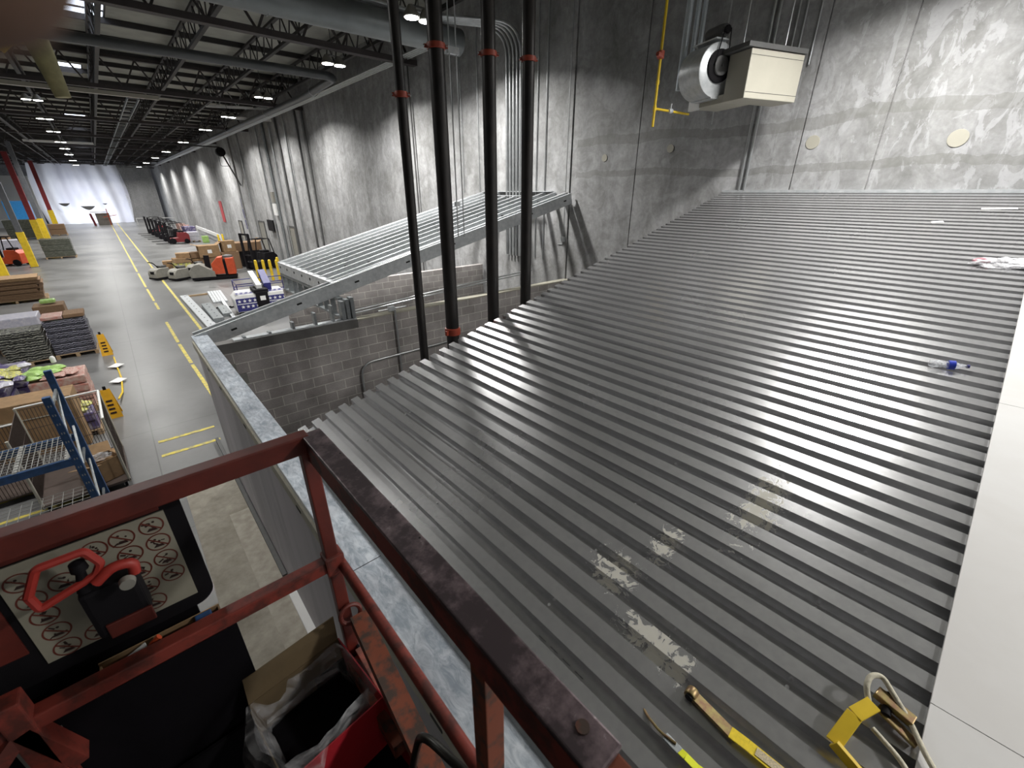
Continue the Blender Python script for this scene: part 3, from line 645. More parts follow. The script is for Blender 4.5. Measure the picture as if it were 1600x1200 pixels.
# ---------------------------------------------------------------- overhead services
t = thing('round_duct', 'large grey round duct crossing under the roof near the camera', 'duct', (0, 12.5, 9.15))
MB().tube([(-8, .6, 0), (9.1, 0, 0)], .33, 28).build('duct_body', 'duct', t, True)
mb = MB()
for x in (-5, -2, 1, 4, 7): mb.lathe([(.335, -.02), (.345, 0), (.335, .02)], (x, .38-x*.035-.02, 0), 28, 'X')
mb.build('seam_band', 'duct', t, True)
cond([(-10, 20.6, 9.3), (8.3, 19.6, 9.3), (8.5, 24, 9.25), (8.5, 90, 9.25)], .15, 'long dark grey pipe with an elbow turning down the hall', 'darkduct', cat='pipe', rb=.6, name='sprinkler_main')
for i in range(4): cond([(9.2+.11*i, 14.0, 9.5), (8.85+.11*i, 24, 9.3), (8.75+.11*i, 60, 9.2), (8.7+.11*i, 100, 9.2)], .035, 'grey conduit, %s of four running down the hall beside the wall' % ['first', 'second', 'third', 'fourth'][i], group='conduits running down the hall')
for i, (x, y) in enumerate(((8.4, 22.5), (8.4, 30), (8.4, 40))):
    mb = MB(); mb.tube([(0, 0, .5), (0, 0, .2)], .012, 6); mb.tube([(.2*math.cos(a), 0, .2*math.sin(a)) for a in [k*PI/8 for k in range(17)]], .012, 6); o = mb.build('pipe_hanger', 'conduit', None, True, loc=(x, y, 9.25)); tag(o, 'ring hanger holding the long dark pipe, %s from the elbow' % ['first', 'second', 'third'][i], 'hanger', 'pipe hangers')
t = thing('painted_lit_truss_end', 'open truss piece beside the conduit run, lamp light painted on as white', 'truss', (0, 0, 9.75)); MB().bar((6.2, 33.6, 0), (9.65, 32.07, 0), .10, .12).build('bottom_chord', 'white', t)  # lamp light on this truss piece is put into its white colour
mb = MB()
for k in range(3): x = 6.8+k*.9; y = 33.6-(x-6.2)*.444; mb.bar((x, y, 0), (x-.35, y+.15, .8), .05, .05); mb.bar((x, y, 0), (x+.35, y-.15, .8), .05, .05)
mb.build('web', 'conduit', t)
# white rails by the wall
t = tag(MB().bar((7.5, 35.6, 9.5), (XW-.05, 34.2, 9.4), .14, .14).build('support_rail', 'white'), 'white rail reaching from the conduits to the concrete wall', 'rail')
t = tag(MB().bar((-2.6, 30.2, 9.4), (3.6, 29.8, 9.35), .22, .16).build('overhead_rail', 'beige'), 'long beige rail hung under the trusses at upper left', 'rail')
t = tag(MB().bar((-3.4, 60, 9.3), (1.2, 60, 9.3), .2, .18).build('overhead_rail', 'white'), 'short white cross rail far down the hall', 'rail')
# truss-like ladder tray hanging in the middle
t = thing('cable_tray', 'ladder-like cable tray running down the middle of the hall', 'cable tray', (2.7, 0, 9.35))
for dx in (-.22, .22): MB().box(dx-.02, dx+.02, 31, 112, 0, .1).build('side_rail', 'galv_dull', t)
mb = MB(); [mb.box(-.22, .22, 31+k*1.0, 31.05+k*1.0, .02, .05) for k in range(81)]; mb.build('rung', 'galv_dull', t)
for k, (x, a, b) in enumerate(((-2.9, 22, 110), (-3.6, 20, 110), (-6.5, 18, 110))): cond([(x-.2, a, 9.35), (x, b, 9.35)], .05, '%s thin sprinkler line running down the left of the roof' % ['right', 'middle', 'left'][k], 'dgrey', cat='pipe', name='sprinkler_line')
# yellow bar + hook near the top left
t = thing('yellow_hanging_bar', 'dusty yellow tapering bar hanging from the roof with a bright curved hook, upper left', 'hoist arm', (0, 22, 8.0))
MB().tube([(-.28, 0, 2.72), (-.10, 0, 1.83), (-.02, 0, 1.2), (.10, 0, 0)], [.36, .34, .29, .20], 16).build('bar', 'dyellow', t, True)
mb = MB(); mb.tube(bend([(-1.0, 1.5, 1.35), (-.72, 1.5, 1.62), (-.36, 1.5, 1.74), (-.18, 1.5, 1.55), (-.10, 1.3, 1.25)], .2), .11, 12); mb.build('hook', 'yellow', t, True)
# angled brace and hanging gear on the right wall
t = thing('wall_hoist', 'dark jib bracket with a round head mounted high on the concrete wall', 'hoist', (8.6, 46.5, 8.3))
MB().tube([(-6.5, 0, .35), (.2, 0, .3)], .05, 8).build('arm', 'truss', t)
mb = MB(); mb.lathe([(.1, -.3), (.34, -.25), (.34, .25), (.1, .3)], (0.2, 0, -.05), 16, 'Y'); mb.build('head', 'black', t, True)
MB().bar((.3, 0, -.2), (1.15, 0, -2.6), .10, .10).build('brace', 'dgrey', t); MB().tube(bend([(0, 0, -.4), (0, 0, -1.1), (.7, 0, -1.1), (.7, 0, -.5)], .1), .02, 6).build('cage', 'dgrey', t)
# vertical pipes on the far part of the wall
for i, (y, r_, zt, m_) in enumerate(((28.3, .05, 9.3, 'dgrey'), (29.5, .06, 9.5, 'dgrey'), (31.8, .05, 9.8, 'conduit'), (33.4, .07, 9.8, 'dgrey'), (35.0, .05, 9.8, 'conduit'), (36.5, .09, 9.6, 'galv_dull'), (38.3, .06, 9.8, 'conduit'), (44.2, .05, 9.8, 'conduit'), (17.0, .035, 9.6, 'dgrey'), (16.6, .03, 9.6, 'dgrey'))):
    cond([(XW-.1, y, 0.05), (XW-.1, y, zt)], r_, 'vertical service pipe on the concrete wall, %s counting from the joist frame' % ['third', 'fourth', 'fifth', 'sixth', 'seventh', 'eighth', 'ninth', 'tenth', 'second', 'first'][i], m_, 'vertical pipes on the wall', 'pipe', name='wall_pipe')
# doors in wall
def door(n, y, h=2.3, wd=1.1):
    t = bpy.data.objects.new('door_%d' % n, None); COL.objects.link(t); t.location = (XW, y, 0); struct(t)
    MB().box(-.05, -.0, -wd/2, wd/2, 0, h).build('door_leaf', 'lgrey', t); mb = MB()
    mb.box(-.08, 0, -wd/2-.09, -wd/2, 0, h+.09); mb.box(-.08, 0, wd/2, wd/2+.09, 0, h+.09); mb.box(-.08, 0, -wd/2, wd/2, h, h+.09); mb.build('door_frame', 'dgrey', t); MB().box(-.12, -.05, wd/2-.15, wd/2-.08, 1, 1.06).build('door_handle', 'dgrey', t)
door(1, 42.6, 2.9, 1.6); door(2, 34.6, 2.9, 1.5); door(3, 50.5, 2.6, 1.2)
tag(box('wall_screen', 'black', XW-.25, XW-.12, 38.3, 39.9, 2.4, 3.2), 'black screen mounted low on the wall beside the door', 'screen')
t = thing('wall_control_box', 'pale grey electrical box stack on the wall above the black screen', 'electrical box', (XW-.2, 37.2, 3.6)); MB().box(0, .2, -.35, .35, 0, .8).build('lower_box', 'white', t); MB().box(0, .2, -.25, .25, .9, 1.6).build('upper_box', 'lgrey', t)
# bay number painted on the wall
tx = bpy.data.curves.new('bay_number', 'FONT'); tx.body = '1\n0\n8'; tx.size = 1.15; tx.space_line = .8; tx.extrude = .004; tx.align_x = 'CENTER'
tx.materials.append(M['navy'])
o = bpy.data.objects.new('bay_number', tx); COL.objects.link(o); bpy.context.view_layer.update(); me = bpy.data.meshes.new_from_object(o.evaluated_get(bpy.context.evaluated_depsgraph_get())); bpy.data.objects.remove(o); o = bpy.data.objects.new('bay_number', me); COL.objects.link(o); o.location = (XW-.13, 47.75, 3.9); o.rotation_euler = (R(90), 0, R(-90)); tag(o, 'dark painted bay number 108 on the pale pilaster', 'painted number')
# red vertical panel and white guard rail at far wall
tag(box('red_wall_banner', mat('faded_red', (.55, .08, .09), .7), XW-.06, XW-.02, 57.5, 58.8, 2.2, 4.3), 'faded red vertical panel on the far concrete wall', 'panel')
tag(MB().bar((9.0, 74, .9), (8.7, 56, .9), .12, .35).bar((9.0, 74, 0), (9.0, 74, .9), .12, .12).bar((8.7, 56, 0), (8.7, 56, .9), .12, .12).build('guard_rail', 'white'), 'white guard rail along the far concrete wall', 'guard rail')

# ---------------------------------------------------------------- floor markings
def line(pts, wd, lab, m='line'):
    mb = MB()
    for (a, b) in pts:
        a = Vector((*a, .004)); b = Vector((*b, .004)); mb.bar(a, b, wd, .004)
    return tag(mb.build('floor_line', m), lab, 'floor line')
line([((.93, 13.6), (.86, 16.8)), ((.86, 17.0), (.82, 19.6)), ((.82, 19.9), (.80, 23.6)), ((.79, 26.6), (.78, 28.4)), ((.78, 28.9), (.76, 33)), ((.76, 33.7), (.74, 40)), ((.74, 41), (.7, 110))], .10, 'worn dashed yellow line, left of the two aisle lines')
line([((1.78, 9.5), (1.72, 40)), ((1.72, 40), (1.6, 112))], .11, 'solid yellow line, right of the two aisle lines')
line([((-.47, 11.55), (.62, 11.55))], .11, 'far one of two short yellow bars by the eave wall')
line([((-.47, 10.8), (.62, 10.8))], .11, 'near one of two short yellow bars by the eave wall')
line([((-4.6, 10.9), (-1.5, 10.9))], .10, 'yellow bar on the floor under the blue rack'); line([((-4.6, 10.1), (-1.5, 10.1))], .10, 'second yellow bar on the floor under the blue rack')

# ---------------------------------------------------------------- lift basket (camera stands in it)
bk = thing('lift_basket', 'worn red steel guard rail basket in the foreground', 'lift basket', (0, 0, 3.45))
def bz(z): return z-3.45
ZT = EYE-.62; ZM = EYE-1.11
# front rails (along X) at Y=1.17, side rails (along Y) at X=.27
MB().box(-1.5, .262, 1.145, 1.19, bz(ZT-.055), bz(ZT)).build('front_top_rail', 'red', bk, bevel=.004)
MB().box(.245, .30, .13, 1.17, bz(ZT-.014), bz(ZT-.002)).build('side_rail_cap', 'rail', bk, bevel=.003)
MB().box(.248, .262, .0, 1.165, bz(ZT-.085), bz(ZT-.012)).build('side_top_rail', 'red_worn', bk, bevel=.002)
mb = MB(); mb.box(.25, .295, -.25, .135, bz(ZT-.05), bz(ZT-.014)); mb.build('side_rail_end', 'rust', bk, bevel=.003)
mb = MB(); mb.lathe([(.009, 0), (.009, .003), (.004, .003)], (.277, .175, bz(ZT-.002)), 14); mb.build('rivet', 'rust', bk)
mb = MB()
for y in (1.0, .9, .72, .6): mb.lathe([(.0022, 0), (.0022, .0006)], (.292, y, bz(ZT-.002)), 8)
mb.build('cap_hole', 'hole', bk)
MB().box(-.55, .25, 1.15, 1.19, bz(ZM-.02), bz(ZM+.022)).build('front_mid_rail', 'red_worn', bk, bevel=.004)
MB().tube([(.275, 1.16, bz(ZM-.01)), (.275, -.3, bz(ZM-.01))], .016, 14).build('side_mid_rail', 'red_worn', bk, True)
MB().box(.232, .272, 1.15, 1.19, bz(3.55), bz(ZT-.055)).build('corner_post', 'red', bk, bevel=.004)
MB().box(.225, .285, 1.14, 1.195, bz(ZM-.035), bz(ZM+.04)).build('corner_bracket', 'red_worn', bk, bevel=.006)
MB().box(.25, .29, .345, .385, 0, bz(ZT-.06)).build('side_post', 'rust', bk, bevel=.003)
MB().box(-.475, -.43, 1.14, 1.19, bz(3.5), bz(ZM+.09)).build('left_post', 'red_worn', bk, bevel=.004)
mb = MB(); mb.bar((-.62, 1.1, bz(ZM-.14)), (-.455, 1.165, bz(ZM+.0)), .035, .035); mb.bar((-.455, 1.165, bz(ZM)), (-.41, 1.165, bz(ZM-.18)), .05, .03); mb.build('left_brace', 'red_worn', bk)
MB().box(-.8, .30, -.3, 1.2, -.03, 0).build('platform_floor', 'blackmat', bk)
MB().box(.262, .27, -.3, 1.15, 0, .235).build('side_toe_board', 'black', bk); MB().box(.25, .292, -.3, 1.13, .235, .243).build('toe_board_flange', 'pinkrust', bk, bevel=.002)
MB().box(-.8, .26, 1.17, 1.18, 0, .18).build('front_toe_board', 'black', bk)
mb = MB(); mb.box(.215, .255, .78, 1.13, bz(3.60), bz(3.66), Matrix.Rotation(0, 4, 'X')); mb.build('latch_bar', 'rust', bk)
# hinged bar leaning under the corner, with ring
ar = MB().bar((.285, 1.12, bz(3.84)), (.245, .45, bz(3.72)), .06, .06).build('gate_arm', 'rust', bk)
mb = MB(); ring = [(.262+.034*math.cos(k*PI/10), 1.13+.01*math.sin(k*PI/10), bz(3.87)+.030*math.sin(k*PI/10)) for k in range(21)]; mb.tube(ring, .008, 8); mb.build('ring', 'red', ar, True)
# lower dark panel with rounded corner (front, outside)
def rpanel(x0, x1, z0, z1, y, th, r, m, name):
    poly = arc(x1-r, z0+r, r, -PI/2, 0, 6)+arc(x1-r, z1-r, r, 0, PI/2, 6)+[(x0, z1), (x0, z0)]
    return MB().prism(poly, lambda p: (p[0], y, bz(p[1])), lambda p: (p[0], y+th, bz(p[1]))).build(name, m, bk)
rpanel(-1.2, -.055, 4.10, 4.515, 1.262, .02, .05, 'black', 'control_panel')
MB().box(-1.2, -.10, 1.256, 1.261, bz(4.452), bz(4.505)).build('red_plate', 'red', bk)
MB().box(-1.2, -.415, 1.256, 1.261, bz(4.20), bz(4.452)).build('red_plate', 'red', bk)
rpanel(-1.2, -.035, 3.5, 4.062, 1.20, .03, .04, 'blackmat', 'lower_panel')
rpanel(-1.2, -.11, 3.7, 4.2, 1.30, .02, .02, 'blackmat', 'rear_shade_panel')  # black sheet added to darken the shadowy gap behind the tray
MB().box(-.50, -.42, 1.19, 1.199, bz(3.93), bz(4.0)).build('grey_plate', 'lgrey', bk)
# sticker with prohibition signs
st = MB().box(-.40, -.093, 1.258, 1.262, bz(4.145), bz(4.445)).build('warning_sticker', 'sticker', bk)
grid = [(-.126, 4.413), (-.126, 4.359), (-.125, 4.303), (-.124, 4.247), (-.186, 4.409), (-.184, 4.355), (-.182, 4.298), (-.181, 4.241), (-.181, 4.182), (-.240, 4.177), (-.300, 4.173), (-.358, 4.170), (-.359, 4.227), (-.362, 4.283), (-.366, 4.338), (-.368, 4.395), (-.309, 4.354), (-.239, 4.405)]
for i, (gx, gz) in enumerate(grid):
    mb = MB(); n = 28; r1, r0 = .0258, .0222; yy = 1.2572
    for k in range(n):
        a, b = 2*PI*k/n, 2*PI*(k+1)/n
        mb.add([(gx+r*math.cos(t_), yy, bz(gz)+r*math.sin(t_)) for r, t_ in ((r0, a), (r1, a), (r1, b), (r0, b))], [(0, 1, 2, 3)])
    mb.bar((gx-.0165, yy, bz(gz)+.0165), (gx+.0165, yy, bz(gz)-.0165), .0006, .0036, (1, 0, 1)); mb.build('prohibition_ring', 'inkred', bk)
    # black pictogram: small machine / worker figures, each a little different
    random.seed(40+i); mb = MB(); yy = 1.2575
    for q in range(4):
        ax, az = random.uniform(-.010, .010), random.uniform(-.012, .010); bx_, bz_ = ax+random.uniform(-.012, .012), az+random.uniform(-.010, .010)
        mb.bar((gx+ax, yy, bz(gz)+az), (gx+bx_, yy, bz(gz)+bz_), .0004, random.uniform(.002, .005), (1, 0, 1))
    cx_, cz_ = gx+random.uniform(-.006, .006), gz+.010
    mb.add([(cx_+.0032*math.cos(k*PI/4), yy, bz(cz_)+.0032*math.sin(k*PI/4)) for k in range(8)], [tuple(range(8))])
    mb.add([(gx-.013, yy, bz(gz)-.014), (gx+.010, yy, bz(gz)-.016), (gx+.006, yy, bz(gz)-.008), (gx-.006, yy, bz(gz)-.006)], [(0, 1, 2, 3)])
    mb.build('pictogram', 'ink', bk)
random.seed(11)
# control box with guard handles in front of the sticker
cb = thing('control_box', 'dark lift control box with red guard handles in front of the warning sticker', 'control box', (-.265, 1.2, 4.24))
MB().box(-.02, .085, -.03, .05, -.03, .115).build('box_body', 'black', cb, bevel=.012)
MB().box(.0, .088, -.035, -.028, -.035, .01).build('lower_plate', 'red', cb, bevel=.003)
mb = MB(); mb.tube(bend([(-.075, -.04, .175), (-.045, -.04, .235), (.03, -.04, .235), (.045, -.04, .19), (.03, -.04, .165), (-.07, -.04, .135), (-.075, -.04, .175)], .008), .009, 8); mb.build('guard_handle', 'handle', cb, True)
mb = MB(); mb.tube(bend([(.025, -.05, .15), (.06, -.05, .175), (.095, -.05, .165), (.09, -.05, .135)], .02), .012, 10); mb.build('trigger_grip', 'handle', cb, True)
mb = MB(); mb.lathe([(.016, -.07), (.014, -.085)], (.075, 0, .135), 14, 'Y'); mb.build('key_switch', 'lgrey', cb, True)
mb = MB(); mb.tube([(0, -.03, .13), (.01, -.035, .19)], [.014, .008], 10); mb.lathe([(.0, -.01), (.016, 0), (.014, .02), (0, .026)], (.01, -.035, .19), 12); mb.build('joystick', 'black', cb, True)
# tray of parts below the sticker
tr = thing('cardboard_tray', 'shallow cardboard tray with paper scrap and orange clip under the sticker', 'tray', (-.18, 1.225, 4.03))
mb = MB(); mb.box(-.15, .12, -.035, .03, 0, .004); mb.box(-.15, .12, -.035, -.031, 0, .035); mb.box(-.15, .12, .026, .03, 0, .045); mb.box(.116, .12, -.035, .03, 0, .04); mb.box(-.15, -.146, -.035, .03, 0, .035); mb.build('tray_body', 'brown', tr)
mb = MB(); mb.bar((-.12, -.01, .03), (-.05, 0, .05), .03, .004); mb.build('paper_scrap', 'white', tr)
mb = MB(); mb.tube([(-.045, 0, .045), (-.02, .0, .06)], [.006, .009], 8); mb.build('orange_clip', 'orange', tr, True)
MB().box(.06, .10, -.01, .02, .01, .05).build('blue_cap', 'blue', tr, bevel=.003)

# open carton with liner bag and red side
bx = thing('open_carton', 'open carton with glossy red sides and a clear liner bag inside the lift basket', 'box', (.12, .98, 3.47), R(6))
# local box: x -.19..+.12, y -.25..+.20, z 0..35
Z1 = .26
MB().box(-.18, .115, .19, .194, 0, Z1).build('back_wall', 'flap', bx)
MB().add([(-.18, .192, Z1), (.115, .192, Z1), (.125, .215, Z1+.085), (-.17, .235, Z1+.06), (-.18, .196, Z1), (.115, .196, Z1), (.125, .219, Z1+.085), (-.17, .239, Z1+.06)], [(0, 1, 2, 3), (7, 6, 5, 4), (0, 4, 5, 1), (1, 5, 6, 2), (2, 6, 7, 3), (3, 7, 4, 0)]).build('back_flap', 'flap', bx)
MB().box(.115, .119, -.30, .194, 0, Z1).build('red_side', 'boxred', bx)
MB().box(-.18, .119, -.094, -.090, 0, Z1-.01).build('front_side', 'boxred', bx)
MB().box(-.184, -.18, -.30, .19, 0, Z1-.03).build('left_side', 'flap', bx)
MB().box(-.18, .115, -.3, .19, 0, .01).build('base', 'blackmat', bx)
def bag(name, outer):
    mb = MB(); n = 40; m_ = 9; vs = []; fs = []
    rnd = [random.uniform(-1, 1) for _ in range(n)]
    for j in range(m_):
        u = j/(m_-1)
        for k in range(n):
            a = 2*PI*k/n; c, s_ = math.cos(a), math.sin(a); q = max(abs(c), abs(s_))**.7
            hx, hy = .143/q*abs(1), .145/q
            off = (.0 if u < .55 else (u-.55)*.14)*(1.2 if c < -.3 else .35)
            z = Z1*.4+u*.24*(1 if u < .6 else 1)
            if u > .6: z = Z1*.4+.6*.24+.07-(u-.8)**2*1.4*(1.6 if c < -.3 else .6)
            z -= .07*max(0, s_)*(1 if u > .3 else 0)
            wv = .007*math.sin(a*5+j*.6)+.002*rnd[k]
            vs.append((-.033+c*(hx-.012+off+wv), .05+s_*(hy-.012+off*.6+wv), z+.004*rnd[(k*3) % n]))
    for j in range(m_-1):
        for k in range(n): fs.append((j*n+k, j*n+(k+1) % n, (j+1)*n+(k+1) % n, (j+1)*n+k))
    return mb.add(vs, fs).build(name, 'clear', bx, True)
bag('liner_bag', 0)
MB().box(-.17, .11, -.085, .185, .02, .12).build('dark_contents', 'blackmat', bx, bevel=.02)

# bent dark rod and strap hooks near the camera
hp = [(.20, .66, 3.62), (.205, .60, 3.90), (.215, .545, 4.10), (.235, .42, 4.13), (.27, .31, 4.10), (.31, .24, 3.96), (.33, .19, 3.7)]
tag(MB().tube(bend(hp, .06), .0095, 12).build('bent_handle', mat('dark_olive_metal', (.05, .05, .045), .35, .7), None, True), 'dark bent metal handle looping over the basket side by the post', 'handle')

# ---------------------------------------------------------------- items on the deck
def on_deck(x, y, lift=0): return Vector((x, y, zr(x)+lift))
def deckmat(x, y, yaw, lift=0): return Matrix.Translation(on_deck(x, y, lift)) @ Matrix.Rotation(-TH, 4, 'Y') @ Matrix.Rotation(yaw, 4, 'Z')
# crushed bottle, local X long
bt = thing('crushed_bottle', 'crushed clear plastic bottle with blue label lying on the ribs', 'bottle'); bt.matrix_world = deckmat(4.70, .04, R(-72), .036)
mb = MB(); prof = [(0, -.115), (.028, -.113), (.034, -.09), (.030, -.07), (.035, -.05), (.029, -.03), (.034, 0), (.034, .035), (.028, .06), (.016, .088), (.0125, .10), (.0125, .112)]
mb.lathe(prof, n=18, axis='X'); o = mb.build('bottle_body', 'pet', bt, True)
for v in o.data.vertices: v.co.y += .006*math.sin(v.co.x*90); v.co.z *= .8+.15*math.sin(v.co.x*60)
MB().lathe([(.0355, .0), (.0355, .04)], n=18, axis='X').build('blue_label', M['violet'] if False else mat('bottle_blue', (.02, .05, .5), .4), bt, True)
MB().lathe([(.0145, .108), (.0145, .124), (.0, .125)], n=14, axis='X').build('blue_cap', 'navy', bt, True)
# crumpled film
fm = thing('crumpled_film', 'crumpled clear plastic film wrapper lying near the right edge of the deck', 'plastic wrap'); fm.matrix_world = deckmat(6.98, -.02, R(-80), .03)
def crumple(n, r, sx, sy, sz, amp, seed):
    bm = bmesh.new(); bmesh.ops.create_icosphere(bm, subdivisions=3, radius=r); random.seed(seed)
    for v in bm.verts:
        k = 1+random.uniform(-amp, amp); v.co = Vector((v.co.x*sx*k, v.co.y*sy*k, v.co.z*sz*k))
    me = bpy.data.meshes.new(n); bm.to_mesh(me); bm.free(); return me
me = crumple('film', .12, 1.9, .8, .32, .45, 3); me.materials.append(m_clear('film_clear', (.85, .85, .88), .45, .2)); o = bpy.data.objects.new('film_body', me); COL.objects.link(o); o.parent = fm
me = crumple('film_label', .04, 1.6, 1, .5, .35, 5); me.materials.append(mat('pink_print', (.45, .2, .24), .5)); o = bpy.data.objects.new('printed_end', me); COL.objects.link(o); o.parent = fm; o.location = (-.17, .03, .01)
for i, (x, y, a, l, w_2) in enumerate(((9.0, .25, 8, .34, .06), (8.35, .75, 20, .12, .07))):
    o = MB().box(-l/2, l/2, -w_2/2, w_2/2, .002, .006).build('paper_scrap', 'white'); o.matrix_world = deckmat(x, y, R(a+90)); tag(o, ['white strip of paper lying on the deck near the concrete wall', 'tiny white paper scrap on the upper deck'][i], 'paper')
# ratchet strap 1: small chromed hook with bright yellow webbing
s1 = thing('strap_hook', 'small wire hook with bright yellow webbing, leftmost of the straps on the deck', 'strap')
P1 = [on_deck(1.215, .435, .01), on_deck(1.20, .37, .02), on_deck(1.21, .30, .02)]
MB().tube(bend([on_deck(1.235, .47, -.005), *P1], .02), .006, 8).build('wire_hook', 'straw', s1, True)
mb = MB(); mb.bar(on_deck(1.205, .35, .012), on_deck(1.20, .27, .012), .035, .012, (0, 0, 1)); mb.build('buckle', 'galv_dull', s1, bevel=.003)
mb = MB(); q = [on_deck(1.20, .275, .02), on_deck(1.195, .25, .03), on_deck(1.20, .20, .015), on_deck(1.215, .12, .015), on_deck(1.22, -.2, .01)]
for a, b in zip(q[:-1], q[1:]): mb.bar(a, b, .030, .004)
mb.build('webbing', mat('neon_yellow_webbing', (.75, .78, .02), .7), s1)
# ratchet 2: bronze handle with printed yellow web
s2 = thing('ratchet_strap', 'bronze ratchet handle with yellow printed webbing lying in a deck rib', 'strap')
a, b = on_deck(1.415, .345, .02), on_deck(1.39, .14, .02)
mb = MB(); mb.bar(a, b, .045, .02); mb.lathe([(.026, -.02), (.028, -.015), (.028, .015), (.026, .02)], a, 18, 'X', None); mb.build('ratchet_handle', 'straw', s2, True)
mb = MB(); mb.lathe([(.017, -.03), (.017, .03)], a, 14, 'X'); mb.build('spindle', 'black', s2, True)
mb = MB(); q = [b+Vector((0, .02, .01)), on_deck(1.395, .09, .03), on_deck(1.41, -.4, .02)]
for c_, d_ in zip(q[:-1], q[1:]): mb.bar(c_, d_, .05, .006)
mb.build('webbing', 'webbing', s2)
MB().bar(on_deck(1.396, .06, .035), on_deck(1.405, -.08, .032), .034, .002).build('printed_label', mat('worn_print', (.30, .26, .20), .7, 0, scale=200, c2=(.6, .5, .3)), s2)
# ratchet 3: yellow flat hook with cream rope
s3 = thing('rope_ratchet', 'yellow flat strap hook and ratchet tied with cream rope, at the bottom right', 'strap')
Pm = lambda x, y, l: on_deck(x, y, l)
mb = MB(); q = [Pm(1.57, -.13, .0), Pm(1.62, -.14, .035), Pm(1.75, -.165, .07), Pm(1.83, -.205, .08)]
for c_, d_ in zip(q[1:-1], q[2:]): mb.bar(c_, d_, .055, .010)
mb.bar(q[1]+Vector((0, 0, .002)), Pm(1.60, -.26, .0), .016, .05); mb.build('yellow_hook', 'yellow', s3, bevel=.002)
mb = MB(); mb.bar(Pm(1.90, -.20, .06), Pm(1.88, -.33, .05), .05, .03); mb.bar(Pm(1.86, -.22, .04), Pm(1.82, -.36, .03), .04, .014); mb.build('ratchet_body', 'straw', s3, bevel=.004)
MB().tube([Pm(1.84, -.25, .05), Pm(1.93, -.24, .05)], .016, 12).build('spindle', 'black', s3, True)
mb = MB(); rp = [Pm(1.78, -.23, .02), Pm(1.735, -.32, .03), Pm(1.68, -.39, .03), Pm(1.58, -.5, .03)]; mb.tube(bend(rp, .03), .010, 10)
rp = [Pm(1.84, -.195, .05), Pm(1.87, -.165, .09), Pm(1.92, -.165, .10), Pm(1.955, -.20, .09), Pm(1.875, -.32, .05), Pm(1.79, -.385, .05), Pm(1.66, -.52, .05)]; mb.tube(bend(rp, .04), .011, 10); mb.build('rope', 'rope', s3, True)

# fingertip over the lens corner
def c2w(u, v, d):
    f = 666; q = Vector(((u-800)/f*d, -(v-600)/f*d, -d)); return cam.matrix_basis @ q if False else (Matrix.Translation(cam.location) @ cam.rotation_euler.to_matrix().to_4x4()) @ q
tip = c2w(-282, -270, .024); dr = (c2w(-900, -800, .030)-tip).normalized()
pts = []; rs = []
for k, (s_, r_) in enumerate(((-.0112, .001), (-.0105, .0045), (-.008, .0078), (-.004, .0098), (0, .0108), (.008, .0108), (.018, .0100), (.025, .0104), (.034, .0098), (.048, .0104), (.06, .011))):
    pts.append(tip+dr*s_); rs.append(r_)
fg = MB().tube(pts, rs, 24).build('person_finger', 'skin', None, True); tag(fg, 'blurred brown fingertip of the person taking the photo, upper left corner', 'finger')

# ================================================================ things on the warehouse floor
def pallet(name_parent, w_=1.2, d=1.0, h=.14, m='wood'):
    mb = MB()
    for k in range(7): mb.box(-w_/2, w_/2, -d/2+k*(d-.1)/6, -d/2+k*(d-.1)/6+.1, h-.022, h)
    for x in (-w_/2, -.05, w_/2-.1): mb.box(x, x+.1, -d/2, d/2, .02, h-.022); mb.box(x, x+.1, -d/2, d/2, 0, .02)
    return mb.build('pallet', m, name_parent)
def wrapped(x, y, w_, d, h, m, label, cat='pallet load', group=None, layers=6, rz=0, name='wrapped_pallet_load'):
    t = thing(name, label, cat, (x, y, 0), rz, group); pallet(t, w_, d)
    mb = MB(); lh = (h-.15)/layers
    for k in range(layers):
        j = random.uniform(-.025, .025); jj = random.uniform(-.02, .02)
        mb.box(-w_/2+.02+j, w_/2-.02+j, -d/2+.02+jj, d/2-.02+jj, .14+k*lh, .14+(k+1)*lh-.015)
    o = mb.build('wrapped_goods', m, t, bevel=.03); return t
wrapped(-1.95, 20.85, 1.08, 1.0, 1.30, 'wrap_b', 'black film wrapped pallet load beside the aisle, right of two', group='black wrapped pallet loads')
t = wrapped(-3.05, 20.6, 1.05, 1.0, 1.15, 'wrap_g', 'grey-black film wrapped pallet load, left of the aisle-side black one', group='black wrapped pallet loads')
t = thing('flat_pack_bundle', 'two flat brown and pink bundles lying on the black wrapped load', 'bundle', (-1.95, 20.85, 1.32)); MB().box(-.52, .0, -.42, .42, 0, .10).build('bundle', 'pink', t, bevel=.02); MB().box(.02, .54, -.4, .45, 0, .12).build('bundle', 'brown_d', t, bevel=.02)
wrapped(-3.3, 22.6, 1.2, 1.1, 1.25, 'wfilm', 'pale violet wrapped pallet load behind the grey-black load', layers=3)
wrapped(-4.55, 22.4, 1.1, 1.0, 1.2, 'brown', 'brown and white cartons on a pallet at the left edge', layers=2)
wrapped(-3.95, 18.3, 1.1, 1.1, 1.55, 'wrap_p', 'purple wrapped pallet load with a lime green cover on top')
tag(box('lime_cover', 'lime', -4.2, -3.55, 18.0, 18.3, 1.56, 1.63, bevel=.02), 'lime green bag lying on the tall purple load', 'bag')
wrapped(-5.1, 18.0, 1.1, 1.1, 1.45, 'wrap_p', 'second purple wrapped load at the left picture edge')
tag(box('lime_cover', 'lime', -3.55, -3.05, 16.35, 16.75, 1.22, 1.32, bevel=.02), 'lime green bag on the snack cartons below the purple load', 'bag')
